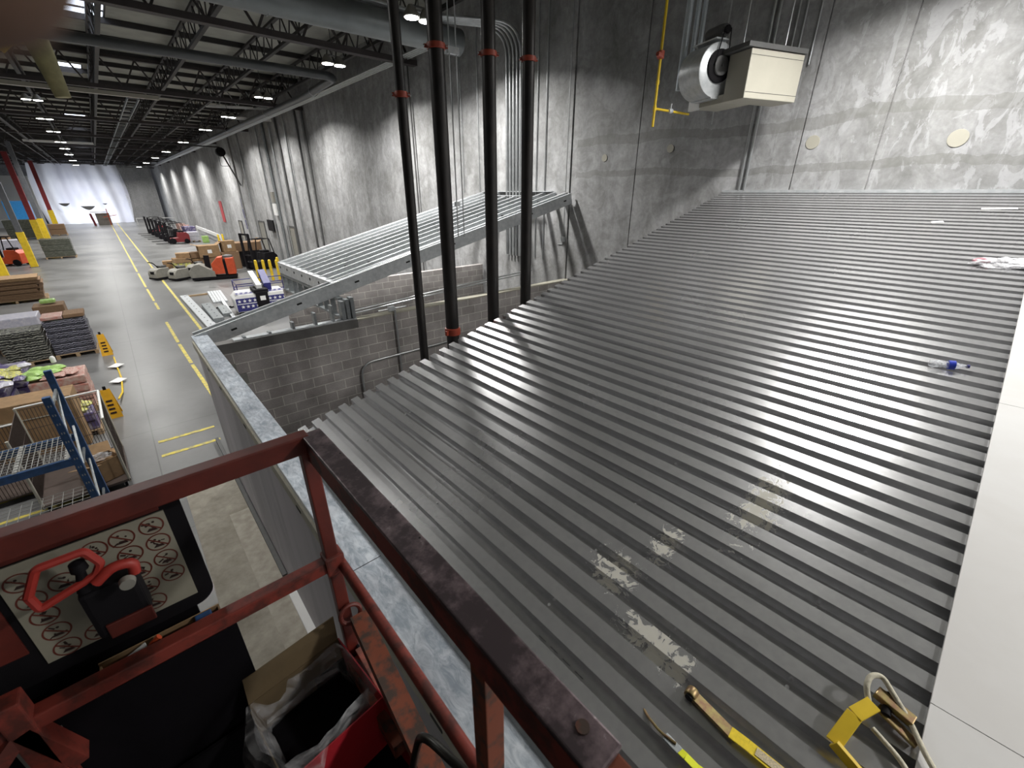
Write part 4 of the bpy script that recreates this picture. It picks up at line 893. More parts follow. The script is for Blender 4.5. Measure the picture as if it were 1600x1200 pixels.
t = tag(MB().box(-.22, .22, -.16, .16, 0, .14).build('green_bag', 'lime', None, bevel=.05, loc=(-2.5, 24.2, 1.28)), 'small green bag behind the flat bundles', 'bag')
wrapped(-2.5, 24.2, .9, .9, 1.26, 'brown_d', 'brown load standing behind the black wrapped pallets', layers=2)
# snack display pallets
for i, (x, y, h, m) in enumerate(((-1.95, 15.05, 1.02, 'pink'), (-3.15, 16.4, 1.05, 'violet'), (-3.3, 15.0, .98, 'violet'), (-4.5, 15.6, 1.0, 'violet'), (-4.6, 14.2, .9, 'wfilm'))):
    wrapped(x, y, 1.05, 1.0, h, m, ['red and pink carton load beside the aisle topped with green bags', 'violet carton load behind the snack bags', 'violet carton load under the yellow snack bags', 'violet carton load at the left edge of the snack area', 'white film covered load at the left edge'][i], layers=4)
def pack_mesh():
    bm = bmesh.new(); bmesh.ops.create_grid(bm, x_segments=6, y_segments=6, size=.5)
    top = [Vector((v.co.x, v.co.y, .5*(1-(2*abs(v.co.x))**2.5)*(1-(2*abs(v.co.y))**4)**.5 if abs(v.co.x) < .499 and abs(v.co.y) < .499 else 0)) for v in bm.verts]
    fs = [[v.index for v in f.verts] for f in bm.faces]; bm.free(); mb = MB(); n = len(top); mb.add(top, [tuple(f) for f in fs]); mb.add([(v.x, v.y, -v.z) for v in top], [tuple(f) for f in fs]); return mb
protos = {}
def pack(x, y, z, m, s, rz, lab, grp, tilt=0):
    if m not in protos: o = pack_mesh().build('snack_bag', m, None, True); protos[m] = o; first = True
    else: o = protos[m].copy(); COL.objects.link(o)
    o.location = (x, y, z); o.scale = s; o.rotation_euler = (tilt, 0, rz); tag(o, lab, 'snack bag', grp); return o
random.seed(5)
for k in range(14): pack(-2.05+random.uniform(-.35, .15), 15.05+random.uniform(-.3, .3), 1.06+random.uniform(0, .10), 'lime', (.34, .26, .14), random.uniform(0, 3), 'bright green snack bag heaped on the red carton load', 'green bags on the red cartons')
for k in range(34): pack(-3.2+random.uniform(-.5, .5), 15.2+random.uniform(-.65, .8), 1.05+random.uniform(0, .10), 'ypack', (.32, .24, .13), random.uniform(0, 3), 'yellow snack bag on the violet cartons', 'yellow bags on the violet cartons')
for k in range(22): pack(-4.45+random.uniform(-.5, .5), 15.3+random.uniform(-.6, .6), 1.08+random.uniform(0, .12), 'purple', (.32, .24, .14), random.uniform(0, 3), 'purple snack bag heaped at the left edge', 'purple bags at the left edge')
for k in range(26): pack(-3.3+random.uniform(-1.5, .8), 14.6+random.uniform(-.4, 1.2), 1.12+random.uniform(0, .08), ('wfilm', 'violet')[k % 2], (.28, .2, .13), random.uniform(0, 3), 'pale or violet snack bag mixed among the yellow ones', 'mixed bags among the yellow ones')
for k in range(14): pack(-1.85+random.uniform(-.3, .3), 15.05+random.uniform(-.35, .35), 1.04+random.uniform(0, .04), 'pink', (.30, .22, .10), random.uniform(0, 3), 'pinkish snack bag on the red carton load', 'pink bags on the red cartons')
for k in range(10): pack(-1.62+random.uniform(-.12, .12), 13.2+random.uniform(-.2, .2), .62+random.uniform(0, .12), 'ypack', (.3, .24, .13), random.uniform(0, 3), 'yellow snack bag in the small stack beside the long carton', 'yellow bags beside the long carton')
wrapped(-1.62, 13.2, .5, .6, .6, 'violet', 'small blue carton stack beside the long carton', layers=2)
for k in range(3): tag(MB().box(-.32, .32, -.28, .28, 0, .30).build('white_sack', 'wfilm', None, bevel=.08, loc=(-4.7+.25*k, 14.4-.25*k, .92+.03*k)), 'white sack on the left edge load, %s' % ['farthest', 'middle', 'nearest'][k], 'sack')
tag(MB().lathe([(.05, 0), (.055, .12), (.03, .16)], n=12).build('white_cap_bottle', 'white', None, True, loc=(-1.95, 15.35, 1.24)), 'small white capped jug on top of the green bags', 'jug')
# long carton + open big carton
t = thing('long_carton', 'long brown cardboard carton standing behind the blue rack', 'box', (-2.25, 12.9, 0), R(-3)); MB().box(-.68, .68, -.36, .36, 0, 1.22).build('carton_body', 'brown', t, bevel=.01); MB().box(-.6, .6, -.37, .37, .86, .88).build('tape', 'tan', t)
t = thing('gaylord_box', 'large open brown bin box at the left edge behind the wire cage', 'box', (-3.75, 12.6, 0), R(-3)); mb = MB()
mb.box(-.75, .75, -.5, -.485, 0, 1.25); mb.box(-.75, .75, .485, .5, 0, 1.25); mb.box(-.75, -.735, -.5, .5, 0, 1.25); mb.box(.735, .75, -.5, .5, 0, 1.25); mb.box(-.75, .75, -.5, .5, 0, .02); mb.build('box_walls', 'brown', t)
MB().box(.35, .47, -.503, -.5, 1.0, 1.04).build('hand_hole', 'hole', t)
tag(MB().box(-.2, .2, -.1, .1, 0, .03).build('price_card', 'white', None, loc=(-3.0, 13.3, 1.25)), 'white card with pink strip lying beside the long carton', 'card')

# wire cages
def wgrid(mb, o, ux, uy, nx, ny, r=.003, r2=None):
    o = Vector(o); ux = Vector(ux); uy = Vector(uy)
    for i in range(nx+1): mb.bar(o+ux*i/nx, o+ux*i/nx+uy, r*2, r*2)
    for j in range(ny+1): mb.bar(o+uy*j/ny, o+uy*j/ny+ux, (r2 or r)*2, (r2 or r)*2)
cg = thing('cage_cart', 'tall wire cage cart with white posts holding an opened carton', 'cage cart', (-1.65, 10.7, 0), R(2))
for (x, y) in ((-.55, -.8), (.62, -.8), (-.55, .8), (.62, .8)): MB().tube([(x, y, .12), (x, y, 1.5)], .022, 10).build('post', 'beige', cg, True)
mb = MB(); wgrid(mb, (.62, -.8, .2), (0, 1.6, 0), (0, 0, 1.25), 34, 3, .0045); mb.build('right_panel', 'wire_b', cg)
mb = MB(); wgrid(mb, (-.55, .8, .2), (1.17, 0, 0), (0, 0, 1.25), 24, 3, .0045); mb.build('back_panel', 'wire_b', cg)
mb = MB(); wgrid(mb, (-.55, -.8, .2), (0, 1.6, 0), (0, 0, 1.25), 26, 3, .0045); mb.build('left_panel', 'wire_b', cg)
mb = MB(); mb.box(-.57, .64, -.82, .82, .14, .18); mb.build('base_frame', 'wire_b', cg)
mb = MB(); mb.tube([(-.55, .8, 1.5), (.62, .8, 1.5)], .018, 8); mb.tube([(.62, -.8, 1.48), (.62, .8, 1.5)], .02, 8); mb.build('top_rail', 'white', cg, True)
w0 = None
for (x, y) in ((-.5, -.7), (.55, -.7), (-.5, .7), (.55, .7)): MB().lathe([(.06, -.02), (.06, .02)], (x, y, .06), 14, 'X').build('caster', 'black', cg, True)
oc = thing('opened_carton', 'opened brown carton with flaps inside the wire cage cart', 'box', (-1.32, 10.25, .19), R(25))
mb = MB(); mb.box(-.25, .25, -.2, -.19, 0, .42); mb.box(-.25, .25, .19, .2, 0, .42); mb.box(-.25, -.24, -.2, .2, 0, .42); mb.box(.24, .25, -.2, .2, 0, .42); mb.box(-.25, .25, -.2, .2, 0, .01); mb.build('carton_walls', 'brown', oc)
MB().bar((-.25, -.2, .43), (-.36, -.34, .50), .4, .006).build('flap', 'brown', oc); MB().bar((.1, .2, .42), (.16, .36, .56), .38, .006).build('flap', 'brown', oc)
tag(MB().box(-.3, .28, -.2, .2, 0, .3).build('flat_carton', 'brown', None, bevel=.01, loc=(-1.38, 10.62, .19)), 'brown carton behind the opened one in the cage cart', 'box')
me = crumple('foil', .12, 1.3, .9, .5, .35, 9); me.materials.append(M['clear']); o = bpy.data.objects.new('plastic_crumple', me); COL.objects.link(o); o.location = (-1.30, 10.24, .64); tag(o, 'crumpled clear film on the opened carton in the cart', 'plastic wrap')
c2 = thing('wire_container', 'low wire mesh container with a bright top rail left of the blue upright', 'wire container', (-3.6, 11.2, 0))
mb = MB(); wgrid(mb, (-1.3, .55, .15), (2.6, 0, 0), (0, 0, .95), 54, 3, .0045); mb.build('back_panel', 'wire_b', c2)
mb = MB(); wgrid(mb, (-1.3, -.55, .15), (2.6, 0, 0), (0, 0, .95), 54, 3, .0045); mb.build('front_panel', 'wire_b', c2)
mb = MB(); mb.tube([(-1.3, .55, 1.12), (1.3, .55, 1.12)], .02, 8); mb.build('top_rail', 'white', c2, True)
mb = MB(); mb.box(-1.3, 1.3, -.55, .55, .12, .14); mb.build('base', 'wire_b', c2)

# blue pallet rack end
rk = thing('pallet_rack', 'blue pallet rack end frame with wire shelf at lower left', 'rack', (-1.33, 8.6, 0))
mb = MB(); mb.box(-.045, .045, -.04, .04, 0, 2.50); mb.build('upright', 'blue', rk, bevel=.006)
mb = MB(); mb.box(-.045, .045, .92, 1.0, 0, 2.62); mb.build('upright', 'blue', rk, bevel=.006)
mb = MB()
for a, b in ((.35, 1.0), (1.0, 1.65), (1.65, 2.3)): mb.bar((0, .0, a), (0, .96, b), .03, .035)
for z in (.35, 1.2, 2.3): mb.bar((0, 0, z), (0, .96, z), .03, .035)
mb.build('brace', 'galv_dull', rk)
mb = MB()
for z in [.1+k*.15 for k in range(16)]: mb.box(-.047, -.044, -.022, -.012, z, z+.03); mb.box(-.047, -.044, .012, .022, z, z+.03); mb.box(-.02, -.008, -.042, -.039, z, z+.03); mb.box(.008, .02, -.042, -.039, z, z+.03)
mb.build('slot', 'wire', rk)
for k, (y, z) in enumerate(((-.0, 1.42), (.96, 1.42), (0, .42))): MB().box(-2.7, -.045, y-.03, y+.03, z-.06, z+.06).build('beam', 'blue', rk, bevel=.005)
mb = MB(); wgrid(mb, (-2.6, .0, 1.49), (2.5, 0, 0), (0, .96, 0), 40, 10, .004); mb.build('wire_deck', 'wire', rk)
mb = MB(); wgrid(mb, (-2.6, .0, .49), (2.5, 0, 0), (0, .96, 0), 20, 8, .004); mb.build('wire_deck', 'wire', rk)
mb = MB(); [mb.bar((-2.3+k*.55, -.02, 1.47), (-2.3+k*.55, .98, 1.47), .05, .03) for k in range(5)]; mb.build('deck_channel', 'wire', rk)
t = thing('lumber_bundle', 'pale boards and a yellow and white roll on the lower shelf of the blue rack', 'boards', (-2.3, 7.9, .5)); MB().box(-1.0, .5, -.1, .12, 0, .05).build('board', 'wood', t); MB().box(-1.0, .55, .16, .36, 0, .05).build('board', 'wood', t)
MB().tube([(-.8, -.05, .10), (-.3, .02, .12)], .055, 12).build('yellow_roll', 'yellow', t, True); MB().tube([(-.85, .1, .12), (-.45, .16, .13)], .05, 12).build('white_roll', 'white', t, True)

# wet floor signs
def cone(x, y, lab, lean=0):
    t = thing('floor_sign', lab, 'floor sign', (x, y, 0), R(lean)); 
    for s_ in (-1, 1):
        mb = MB(); mb.add([(-.15, s_*.20, 0), (.15, s_*.20, 0), (.09, s_*.03, .72), (-.09, s_*.03, .72), (-.15, s_*.20-s_*.012, 0), (.15, s_*.2-s_*.012, 0), (.09, s_*.03-s_*.012, .72), (-.09, s_*.03-s_*.012, .72)], [(0, 1, 2, 3), (7, 6, 5, 4), (0, 4, 5, 1), (1, 5, 6, 2), (2, 6, 7, 3), (3, 7, 4, 0)]); p = mb.build('sign_panel', M['cone'], t)
        mb = MB()
        for z in (.15, .25, .35): mb.box(-.07, .07, s_*.205 if s_ < 0 else .0, s_*.198 if s_ < 0 else .001, z, z+.05)
        if s_ < 0:
            mb = MB()
            for z in (.12, .22, .32, .42): y_ = -.20+.17*z/.72; mb.box(-.06, .06, y_-.012, y_-.004, z, z+.045)
            mb.build('sign_print', 'ink', p)
    mb = MB(); mb.box(-.03, .03, -.03, .03, .72, .80); mb.build('handle', 'black', t)
    return t
M['cone'] = mat('sign_yellow_orange', (.80, .42, .02), .5)
cone(-1.2, 20.0, 'tall yellow floor sign at the corner of the black wrapped load'); cone(-1.15, 13.9, 'yellow floor sign near the long carton beside the cage cart')
t = thing('barrier_chain', 'yellow chain with white diamond tags hanging between the floor signs', 'chain', (-1.05, 17, 0)); MB().tube([(0, 2.4, .02), (.06, 1, .02), (.12, -.2, .02), (.1, -1.5, .03), (.02, -2.2, .1)], .022, 6).build('chain', 'yellow', t, True)
for y in (1.2, -.4): MB().add([(-.17, y-.05, .05), (.05, y-.25, .05), (.25, y, .05), (.05, y+.25, .05), (-.17, y-.05, .06), (.05, y-.25, .06), (.25, y, .06), (.05, y+.25, .06)], [(0, 1, 2, 3), (7, 6, 5, 4), (0, 4, 5, 1), (1, 5, 6, 2), (2, 6, 7, 3), (3, 7, 4, 0)]).build('tag', 'white', t)

# cardboard stack
t = thing('cardboard_stack', 'big stack of flattened brown cardboard on the floor at the left', 'cardboard stack', (-4.5, 33.6, 0), R(3)); random.seed(3)
pallet(t, 2.3, 1.6)
for k in range(15):
    j = random.uniform(-.08, .12); MB().box(-1.1+j, 1.0+j*1.5, -.8+j*.6, .8, .15+k*.072, .15+k*.072+.060).build('flat_sheet', 'brown' if k > 12 else 'brown_d', t)
# columns
def column(x, y, zy, mtop, lab, r=.17):
    t = thing('steel_column', lab, 'column', (x, y, 0), 0, 'columns of the hall'); MB().box(-r, r, -r, r, 0, zy).build('yellow_guard', 'yellow', t); MB().box(-r*.8, r*.8, -r*.8, r*.8, zy, 9.3).build('shaft', mtop, t); MB().box(-r*1.3, r*1.3, -r*1.3, r*1.3, 0, .03).build('base_plate', 'dgrey', t)
column(-4.9, 48.9, 2.5, 'colgrey', 'grey steel column with yellow base beside the orange forklift', .2)
column(-6.3, 77.9, 2.2, 'colred', 'nearer dark red column with yellow base at the left', .30)
column(-4.55, 62.2, 2.9, 'colgrey', 'grey column with yellow base behind the loaded pallet', .2)
column(-5.7, 98, 2.7, 'colred', 'farther thin dark red column close to the plastic curtain', .30)
column(-6.0, 44.4, 2.4, 'colgrey', 'yellow column base at the left edge behind the cardboard stack', .2)
# forklifts
def forklift(x, y, rz, body, lab, group=None, mast=1.0, name='forklift', cage=True, s=1):
    t = thing(name, lab, 'forklift', (x, y, 0), rz, group); t.scale = (s, s, s)
    poly = [(-1.1, .15), (-1.15, .9), (-.9, 1.15), (-.2, 1.15), (-.1, .62), (.6, .55), (.65, .15)]
    MB().prism(poly, lambda p: (p[0], -.5, p[1]), lambda p: (p[0], .5, p[1])).build('body', body, t, bevel=.03)
    MB().box(-.75, -.25, -.25, .25, 1.15, 1.3).build('seat', 'black', t, bevel=.04)
    mb = MB()
    for sy in (-.45, .45): mb.box(.68, .80, sy-.08, sy+.08, .05, 2.2*mast)
    mb.box(.68, .78, -.45, .45, 2.1*mast, 2.2*mast); mb.box(.70, .78, -.45, .45, 1.0, 1.08); mb.build('mast', 'black', t)
    for sy in (-.28, .28): MB().box(.8, 1.95, sy-.06, sy+.06, .06, .10).build('fork', 'dgrey', t)
    for (wx, sy, r_) in ((.45, -.5, .30), (.45, .5, .30), (-.8, -.5, .24), (-.8, .5, .24)): MB().lathe([(r_*.6, -.1), (r_, -.08), (r_, .08), (r_*.6, .1)], (wx, sy, r_), 18, 'Y').build('wheel', 'black', t, True)
    if cage:
        mb = MB()
        for (a, b) in (((-.95, -.45, 1.1), (-.75, -.45, 2.1)), ((-.95, .45, 1.1), (-.75, .45, 2.1)), ((.5, -.45, .6), (.25, -.45, 2.1)), ((.5, .45, .6), (.25, .45, 2.1))): mb.bar(a, b, .05, .05)
        for k in range(6): mb.bar((-.75+k*.2, -.45, 2.1), (-.75+k*.2, .45, 2.1), .04, .03)
        mb.bar((-.75, -.45, 2.1), (.25, -.45, 2.1), .05, .04); mb.bar((-.75, .45, 2.1), (.25, .45, 2.1), .05, .04); mb.build('overhead_guard', 'black', t)
    MB().bar((.1, 0, .8), (-.05, 0, 1.15), .04, .04).build('steering_column', 'black', t)
    return t
forklift(-6.3, 51.2, R(150), 'orange', 'orange and black forklift parked at the left behind the grey column')
L_ = ['nearest forklift of the distant parked row, with red side', 'second forklift in the distant parked row', 'third forklift in the distant parked row', 'fourth forklift in the distant parked row', 'fifth forklift in the distant parked row', 'farthest dark forklift of the distant parked row']
for i in range(6): forklift(5.4-.12*i, 61.5+i*3.4, R(183), ['colred', 'black', 'dgrey', 'black', 'colred', 'black'][i], L_[i], 'forklifts parked in a row far down the hall')
t = wrapped(7.2, 66, 1.3, 1.2, 1.5, 'violet', 'blue and white goods stacked beside the distant forklifts', layers=3); wrapped(7.0, 62.5, 1.2, 1.0, 1.1, 'wfilm', 'white sacks stacked beside the distant forklifts', layers=2)
tag(MB().box(-.3, .3, -.3, .3, 0, .7).build('lime_bin', 'lime', None, bevel=.05, loc=(7.9, 60.6, .0)), 'lime green bin by the distant forklifts', 'bin')
for i in range(3): wrapped(8.3, 76+i*4, 1.1, 1.1, .9, 'violet' if i == 0 else 'pink', ['violet goods pallet against the wall beyond the forklifts', 'pinkish goods pallet against the far wall', 'farthest goods pallet against the wall'][i], layers=2)
# electric pallet trucks with grey bodies
def pjack(x, y, rz, lab):
    t = thing('electric_pallet_truck', lab, 'pallet truck', (x, y, 0), rz, 'grey electric pallet trucks')
    poly = arc(-.25, .36, .36, PI*.5, PI, 6)+[(-.61, .14), (.30, .14), (.30, .72)]
    MB().prism(poly, lambda p: (p[0], -.37, p[1]), lambda p: (p[0], .37, p[1])).build('body', 'lgrey', t, bevel=.03)
    MB().box(-.62, .32, -.39, .39, .05, .17).build('skirt', 'black', t, bevel=.02)
    MB().box(-.615, -.55, -.22, .12, .38, .55).build('vent_panel', 'black', t, bevel=.01)
    MB().tube(bend([(-.1, 0, .7), (-.35, 0, 1.05), (-.55, 0, 1.12)], .1), .03, 8).build('tiller', 'black', t, True); MB().tube([(-.5, -.2, 1.1), (-.5, .2, 1.1)], .03, 8).build('tiller_grip', 'black', t, True)
    MB().box(-.1, .28, -.2, .2, .72, .86).build('battery_lid', 'dgrey', t, bevel=.02)
    for s_ in (-.22, .22): MB().box(.3, 2.3, s_-.09, s_+.09, .06, .13).build('fork', 'dgrey', t)
    return t
pjack(1.85, 36.3, R(28), 'grey electric pallet truck closest to the yellow aisle line')
pjack(2.75, 35.2, R(28), 'grey electric pallet truck beside the orange one')
pjack(3.9, 36.6, R(28), 'grey electric pallet truck behind, carrying a leaning carton')
# orange pallet truck
t = thing('orange_reach_truck', 'orange-red and grey ride-on truck in front of the carton pile', 'ride-on truck', (4.5, 34.0, 0), R(-14))
poly = arc(-.75, .42, .62, PI*.5, PI*1.1, 8)+[(-1.2, .12), (.0, .12), (.0, .55), (-.35, .75)]
MB().prism(poly, lambda p: (p[0], -.45, p[1]), lambda p: (p[0], .45, p[1])).build('nose', 'lgrey', t, bevel=.03)
MB().box(-1.3, 1.15, -.47, .47, .06, .22).build('skirt', 'black', t, bevel=.02)
MB().prism([(-.1, .35), (-.1, 1.0), (.25, 1.35), (.55, 1.4), (.55, .35)], lambda p: (p[0], -.44, p[1]), lambda p: (p[0], .44, p[1])).build('motor_cover', 'orange', t, bevel=.03)
MB().box(.70, 1.15, -.44, .44, .3, 1.32).build('rear_cover', 'orange', t, bevel=.04); MB().box(.55, .7, -.40, .40, .25, 1.2).build('gap_frame', 'black', t)
MB().lathe([(.3, 0), (.28, .12), (.1, .17)], (.85, 0, 1.32), 16).build('seat_dome', 'dgrey', t, True)
MB().bar((-.35, 0, .7), (-.3, 0, 1.5), .08, .3).build('mast_post', 'black', t); 
for (wx, sy) in ((-.9, -.4), (-.9, .4), (.8, -.4), (.8, .4)): MB().lathe([(.08, -.05), (.12, -.04), (.12, .04), (.08, .05)], (wx, sy, .12), 14, 'Y').build('wheel', 'black', t, True)
# cartons pile
random.seed(12)
for i, (x, y, z, wx, wy, wz, m, lab) in enumerate((
    (3.2, 38.2, .0, 1.0, .9, .36, 'brown', 'wide brown carton at the bottom of the pile left side'), (3.2, 38.2, .37, .9, .8, .34, 'ypack', 'yellow trimmed carton on the lowest carton of the pile'),
    (3.25, 38.2, .72, .95, .85, .3, 'brown', 'brown carton third from the floor in the left stack'), (3.4, 38.3, 1.03, .8, .7, .3, 'brown', 'brown carton topping the left stack of the pile'),
    (5.0, 38.6, 0, 1.2, 1.1, .9, 'brown_d', 'dark brown carton low in the middle of the pile'), (5.0, 38.5, .92, 1.25, 1.0, .8, 'brown', 'tilted open brown carton in the middle of the pile'),
    (6.2, 38.2, 0, 1.1, 1.0, 1.2, 'brown_d', 'tall dark carton at the pile middle under the labelled box'), (6.2, 38.2, 1.22, .8, .7, .75, 'brown', 'brown box with white label on top of the pile'),
    (7.6, 39.0, 0, 1.4, 1.1, 1.1, 'black', 'dark bin at the right of the carton pile'), (7.5, 39.2, 1.12, 1.9, 1.4, .6, 'brown_d', 'broad brown carton at the right of the pile'))):
    t = thing('carton', lab, 'carton', (x, y, z), R(random.uniform(-8, 14))); MB().box(-wx/2, wx/2, -wy/2, wy/2, 0, wz).build('carton_body', m, t, bevel=.01)
    if i in (5, 7): MB().box(-.13, .13, -wy/2-.004, -wy/2, wz*.35, wz*.65).build('white_label', 'white', t)
    if i in (5, 9): MB().bar((-wx/2, 0, wz), (-wx/2-.35, 0, wz+.12), wy, .01, (0, 0, 1)).build('flap', 'brown', t); MB().bar((wx/2-.1, 0, wz), (wx/2+.2, 0, wz+.2), wy, .01).build('flap', 'brown', t)
for k, (x, y, z) in enumerate(((2.5, 38.9, 0), (2.55, 38.95, .42), (4.1, 38.7, 0), (4.15, 38.6, .45), (4.1, 38.7, .9))):
    t = tag(MB().box(-.34, .34, -.3, .3, 0, .40).build('carton', ('brown_d', 'brown')[k % 2], None, bevel=.01, loc=(x, y, z)), ['small dark carton on the floor at the far left of the pile', 'small carton on top of the leftmost one', 'small dark carton between the two stacks', 'second carton between the two stacks', 'third carton between the two stacks'][k], 'carton'); t.rotation_euler = (0, 0, R(7*k-14))
forklift(7.7, 36.4, R(200), 'black', 'black forklift with tall mast at the wall beside the yellow bollards', mast=1.15)
# bollards
bl = None
for i, (x, y) in enumerate(((6.35, 31.3), (6.72, 31.1), (7.05, 30.9), (7.38, 30.6), (7.75, 31.8), (8.3, 41.0), (8.3, 43.8), (8.1, 53.5), (8.5, 53.6))):
    lab = ['leftmost of four yellow bollards in a row by the joist frame', 'second of four yellow bollards by the joist frame', 'third of four yellow bollards by the joist frame', 'rightmost of four yellow bollards in the row by the joist frame', 'yellow bollard standing behind the row of four', 'yellow bollard by the door behind the carton pile', 'yellow bollard by the farther door', 'left of two distant yellow bollards at the white guard rail', 'right of two distant yellow bollards at the white guard rail'][i]
    if bl is None: mb = MB(); mb.lathe([(.085, 0), (.085, 1.22), (.07, 1.28), (.03, 1.31)], n=18); bl = mb.build('bollard', 'yellow', None, True); o = bl
    else: o = bl.copy(); COL.objects.link(o)
    o.location = (x, y, 0); tag(o, lab, 'bollard', 'yellow bollards')
# stars and stripes boom lift
bm_ = thing('boom_lift', 'white boom lift with navy blue cover printed with white stars', 'boom lift', (4.55, 23.2, 0), R(-4))
poly = [(-1.1, 0.15), (-1.15, .75), (-.95, .95), (.95, .95), (1.15, .75), (1.1, .15)]
MB().prism(poly, lambda p: (p[0], -.75, p[1]), lambda p: (p[0], .55, p[1])).build('chassis', 'white', bm_, bevel=.04)
cvr = MB().box(-1.08, 1.08, -.775, -.752, .2, .78).build('star_cover', 'navy', bm_, bevel=.01)
t2 = MB().add([(-1.0, -.70, .957), (1.0, -.70, .957), (1.0, -.2, .957), (-1.0, -.2, .957)], [(0, 1, 2, 3)]).build('star_top', 'navy', bm_)
def star(mb, c, r, vert):
    p = [(c[0]+(r if k % 2 == 0 else r*.42)*math.sin(k*PI/5), (r if k % 2 == 0 else r*.42)*math.cos(k*PI/5)) for k in range(10)]
    o = len(mb.v)
    if vert: mb.add([(c[0], c[1]-.004, c[2])]+[(x, c[1]-.004, c[2]+z) for x, z in p], [(0, 1+k, 1+(k+1) % 10) for k in range(10)])
    else: mb.add([(c[0], c[1], c[2])]+[(x, c[1]+z, c[2]) for x, z in p], [(0, 1+k, 1+(k+1) % 10) for k in range(10)])
for k in range(10):
    if k in (4, 5): continue
    for c_, v_ in (((-.95+k*.21, -.776, .66), True), ((-.85+k*.2, -.776, .40), True), ((-.9+k*.2, -.55, .962), False), ((-.85+k*.2, -.33, .962), False)):
        mb = MB(); star(mb, c_, .085, v_); mb.build('star', 'white', cvr)
MB().box(-1.05, 1.05, -.78, -.757, .52, .55).build('white_stripe', 'white', bm_)
MB().box(-.25, .25, -.85, -.74, .2, 1.0).build('centre_block', 'black', bm_, bevel=.02); MB().box(-.1, .12, -.86, -.851, .62, .82).build('notice', 'white', bm_); MB().box(-.3, .3, -.8, .3, .95, 1.1).build('turret', 'black', bm_, bevel=.02)
MB().bar((0, -.5, 1.15), (.0, 1.3, 1.55), .22, .26).build('boom', 'white', bm_); MB().bar((.4, -.2, 1.1), (.5, 1.5, 1.5), .3, .35).build('mast_column', 'navy', bm_)
mb = MB()
for z in (.35, .75, 1.1):
    mb.tube([(-.75, 2.6, z), (-.75, 1.1, z), (1.55, 1.1, z), (1.55, 2.6, z), (-.75, 2.6, z)], .025, 6)
for x, y in ((-.75, 1.1), (.4, 1.1), (1.55, 1.1), (-.75, 2.6), (.4, 2.6), (1.55, 2.6)): mb.tube([(x, y, .2), (x, y, 1.1)], .025, 6)
mb.build('work_basket', 'navy', bm_)
MB().box(-.75, 1.55, 1.1, 2.6, .17, .2).build('basket_floor', 'dgrey', bm_)
for x in (-.95, .95):
    for y in (-.55, .45): MB().lathe([(.12, -.1), (.2, -.08), (.2, .08), (.12, .1)], (x, y, .2), 16, 'X').build('wheel', 'black', bm_, True)
# studs lying on the floor
def studs(x, y, rz, L, n, w_, lab, cat='stud bundle', h=.08, m='galv'):
    t = thing('steel_stud_pile', lab, cat, (x, y, 0), rz, 'steel studs lying on the floor')
    for k in range(n):
        o = MB().box(k*w_, k*w_+w_*.86, 0, L, 0.0, h).build('stud', m, t)
        mb = MB(); [mb.box(k*w_+w_*.38, k*w_+w_*.5, q, q+.09, h+.0, h+.002) for q in [.4+z*.7 for z in range(int(L/.7))]]; mb.build('punched_hole', 'hole', o)
    return t
studs(1.98, 21.2, R(0.5), 7.9, 1, .42, 'longest wide galvanised stud lying beside the yellow line')
studs(2.35, 22.0, R(-1), 3.6, 1, .45, 'shorter wide galvanised stud pile right of the longest one', h=.2, m='galv_dull')
studs(2.85, 22.9, R(-3), 1.9, 1, .40, 'short dark stud stack beside the boom lift', h=.15, m='galv_dull')
studs(3.0, 26.2, R(-4), 3.2, 5, .13, 'bundle of four thin studs lying beyond the others')
studs(3.05, 22.0, R(-4), 4.6, 1, .16, 'single thin stud lying in front of the boom lift', h=.12)
t = tag(MB().box(-.5, .5, -.05, .05, 0, .08).build('wood_offcut', 'wood', None, loc=(2.65, 28.9, 0)), 'pale wood offcut by the thin stud bundle', 'wood')
for k in range(4): tag(MB().tube([(0, 0, .03), (.25, .1, .03)], .03, 6).build('scrap_piece', 'black', None, loc=(2.9+.18*k, 24.9-.1*k, 0)), 'small dark scrap pieces scattered between the stud piles', 'scrap', 'scrap between stud piles')
# pallet with clear wrapped frames near the grey column
t = wrapped(-3.6, 54.6, 1.9, 1.5, 1.6, 'gfilm', 'pallet of clear wrapped frames standing beyond the grey column', layers=3)
wrapped(-6.6, 57, 1.6, 1.5, 1.5, 'wfilm', 'whitish pallet load behind the orange forklift', layers=2); wrapped(-7.8, 62, 1.6, 1.5, 1.5, 'brown', 'brown pallet load at the far left edge', layers=2)
wrapped(-4.9, 84, 1.6, 1.5, 1.4, 'brown_d', 'dark load at the foot of the far columns', layers=2); wrapped(-7.5, 80, 3, 1.5, 2.2, 'gfilm', 'tall grey wrapped load between the red columns', layers=2)
tag(box('blue_wrapped_stack', 'skyblue', -10.4, -7.7, 99, 101, 0, 4.0, bevel=.05), 'bright blue wrapped stack at the far left', 'wrapped stack')
tag(box('dock_wall_panel', 'white', -16, -7.2, 106.5, 106.8, 0, 7.5), 'bright white dock wall at the far left of the hall', 'wall panel')['kind'] = 'structure'

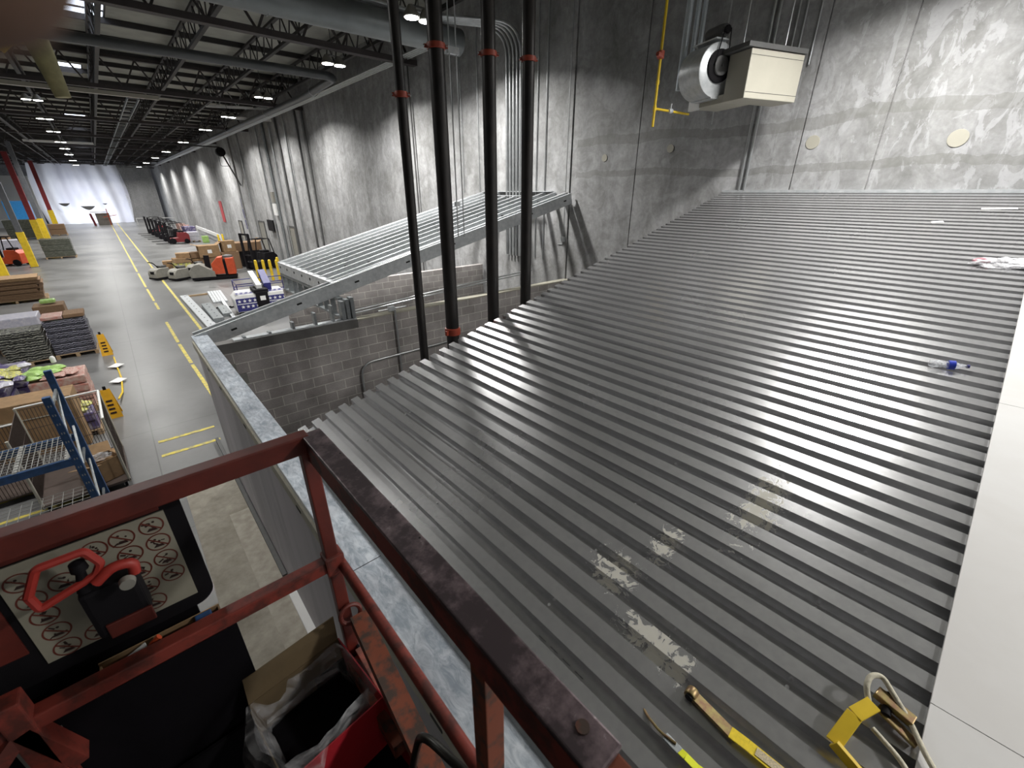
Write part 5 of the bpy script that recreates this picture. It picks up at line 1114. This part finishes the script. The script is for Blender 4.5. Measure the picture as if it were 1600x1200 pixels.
# plastic curtain with the red rack parts in front
ct = thing('plastic_curtain', 'hanging milky plastic sheet closing the far end of the hall', 'curtain', (-1.6, 112, 0))
mb = MB(); nx, nz = 60, 24; vs = []; fs = []
for j in range(nz+1):
    z = 9.6*j/nz
    for i in range(nx+1):
        x = -5.6+11.4*i/nx; x += .5*math.sin(j/nz*PI)*(-1 if i < nx/2 else 1)*abs(i/nx-.5)*2
        vs.append((x, .25*math.sin(i*.55+.1*j)+.15*math.sin(i*.21)+.2*math.sin(j*.35), z))
for j in range(nz):
    for i in range(nx): a = j*(nx+1)+i; fs.append((a, a+1, a+nx+2, a+nx+1))
mb.add(vs, fs).build('sheet', 'curtain', ct, True)
mb = MB(); mb.box(-5.6, 8.4, .35, .42, 9.5, 9.65); mb.build('top_batten', 'truss', ct)
for (x, z, w3) in ((-2.8, 3.4, .75), (.1, 2.9, 1.0), (2.5, 3.3, .35)):
    MB().add([(x-w3+2*w3*k/10, -.5, z-math.sin(k/10*PI)*.65*w3) for k in range(11)], [tuple(range(11))]).build('cut_flap', 'dgrey', ct)
mb = MB(); wv = [(5.8+k*.4, .2*math.sin(k*.8), 0) for k in range(13)]; n = len(wv); mb.add(wv+[(a, b, 9.6) for a, b, _ in wv], [(i, i+1, n+i+1, n+i) for i in range(n-1)]); mb.build('side_sheet', m_clear('greyish_sheet', (.5, .5, .5), .4, .3), ct)
t = thing('red_post_barrier', 'red post and crossed red arms standing before the plastic curtain', 'barrier', (-.6, 104, 0)); MB().bar((-.7, 0, 0), (-.9, 0, 1.9), .32, .3).build('left_post', 'colred', t); MB().bar((1.3, 0, 0), (1.3, 0, 2.6), .12, .12).build('right_post', 'orange', t); MB().bar((.6, 0, 1.3), (2.4, 0, 1.6), .1, .1).build('cross_arm', 'orange', t); MB().bar((-.9, 0, 2.1), (1.3, 0, 2.1), .08, .1).build('top_arm', 'white', t)
tag(box('dock_leveller_plate', 'lgrey', -.9, .9, 104.8, 105, 0, 1.9), 'grey plate leaning behind the red posts', 'plate')
# far wall items right of curtain
tag(MB().bar((4.2, 103, 1.0), (9.5, 101, 1.0), .1, .12).bar((4.2, 103, 0), (4.2, 103, 1.0), .1, .1).bar((9.5, 101, 0), (9.5, 101, 1.0), .1, .1).build('guard_rail', 'white'), 'pale guard rail crossing in front of the far wall', 'guard rail')
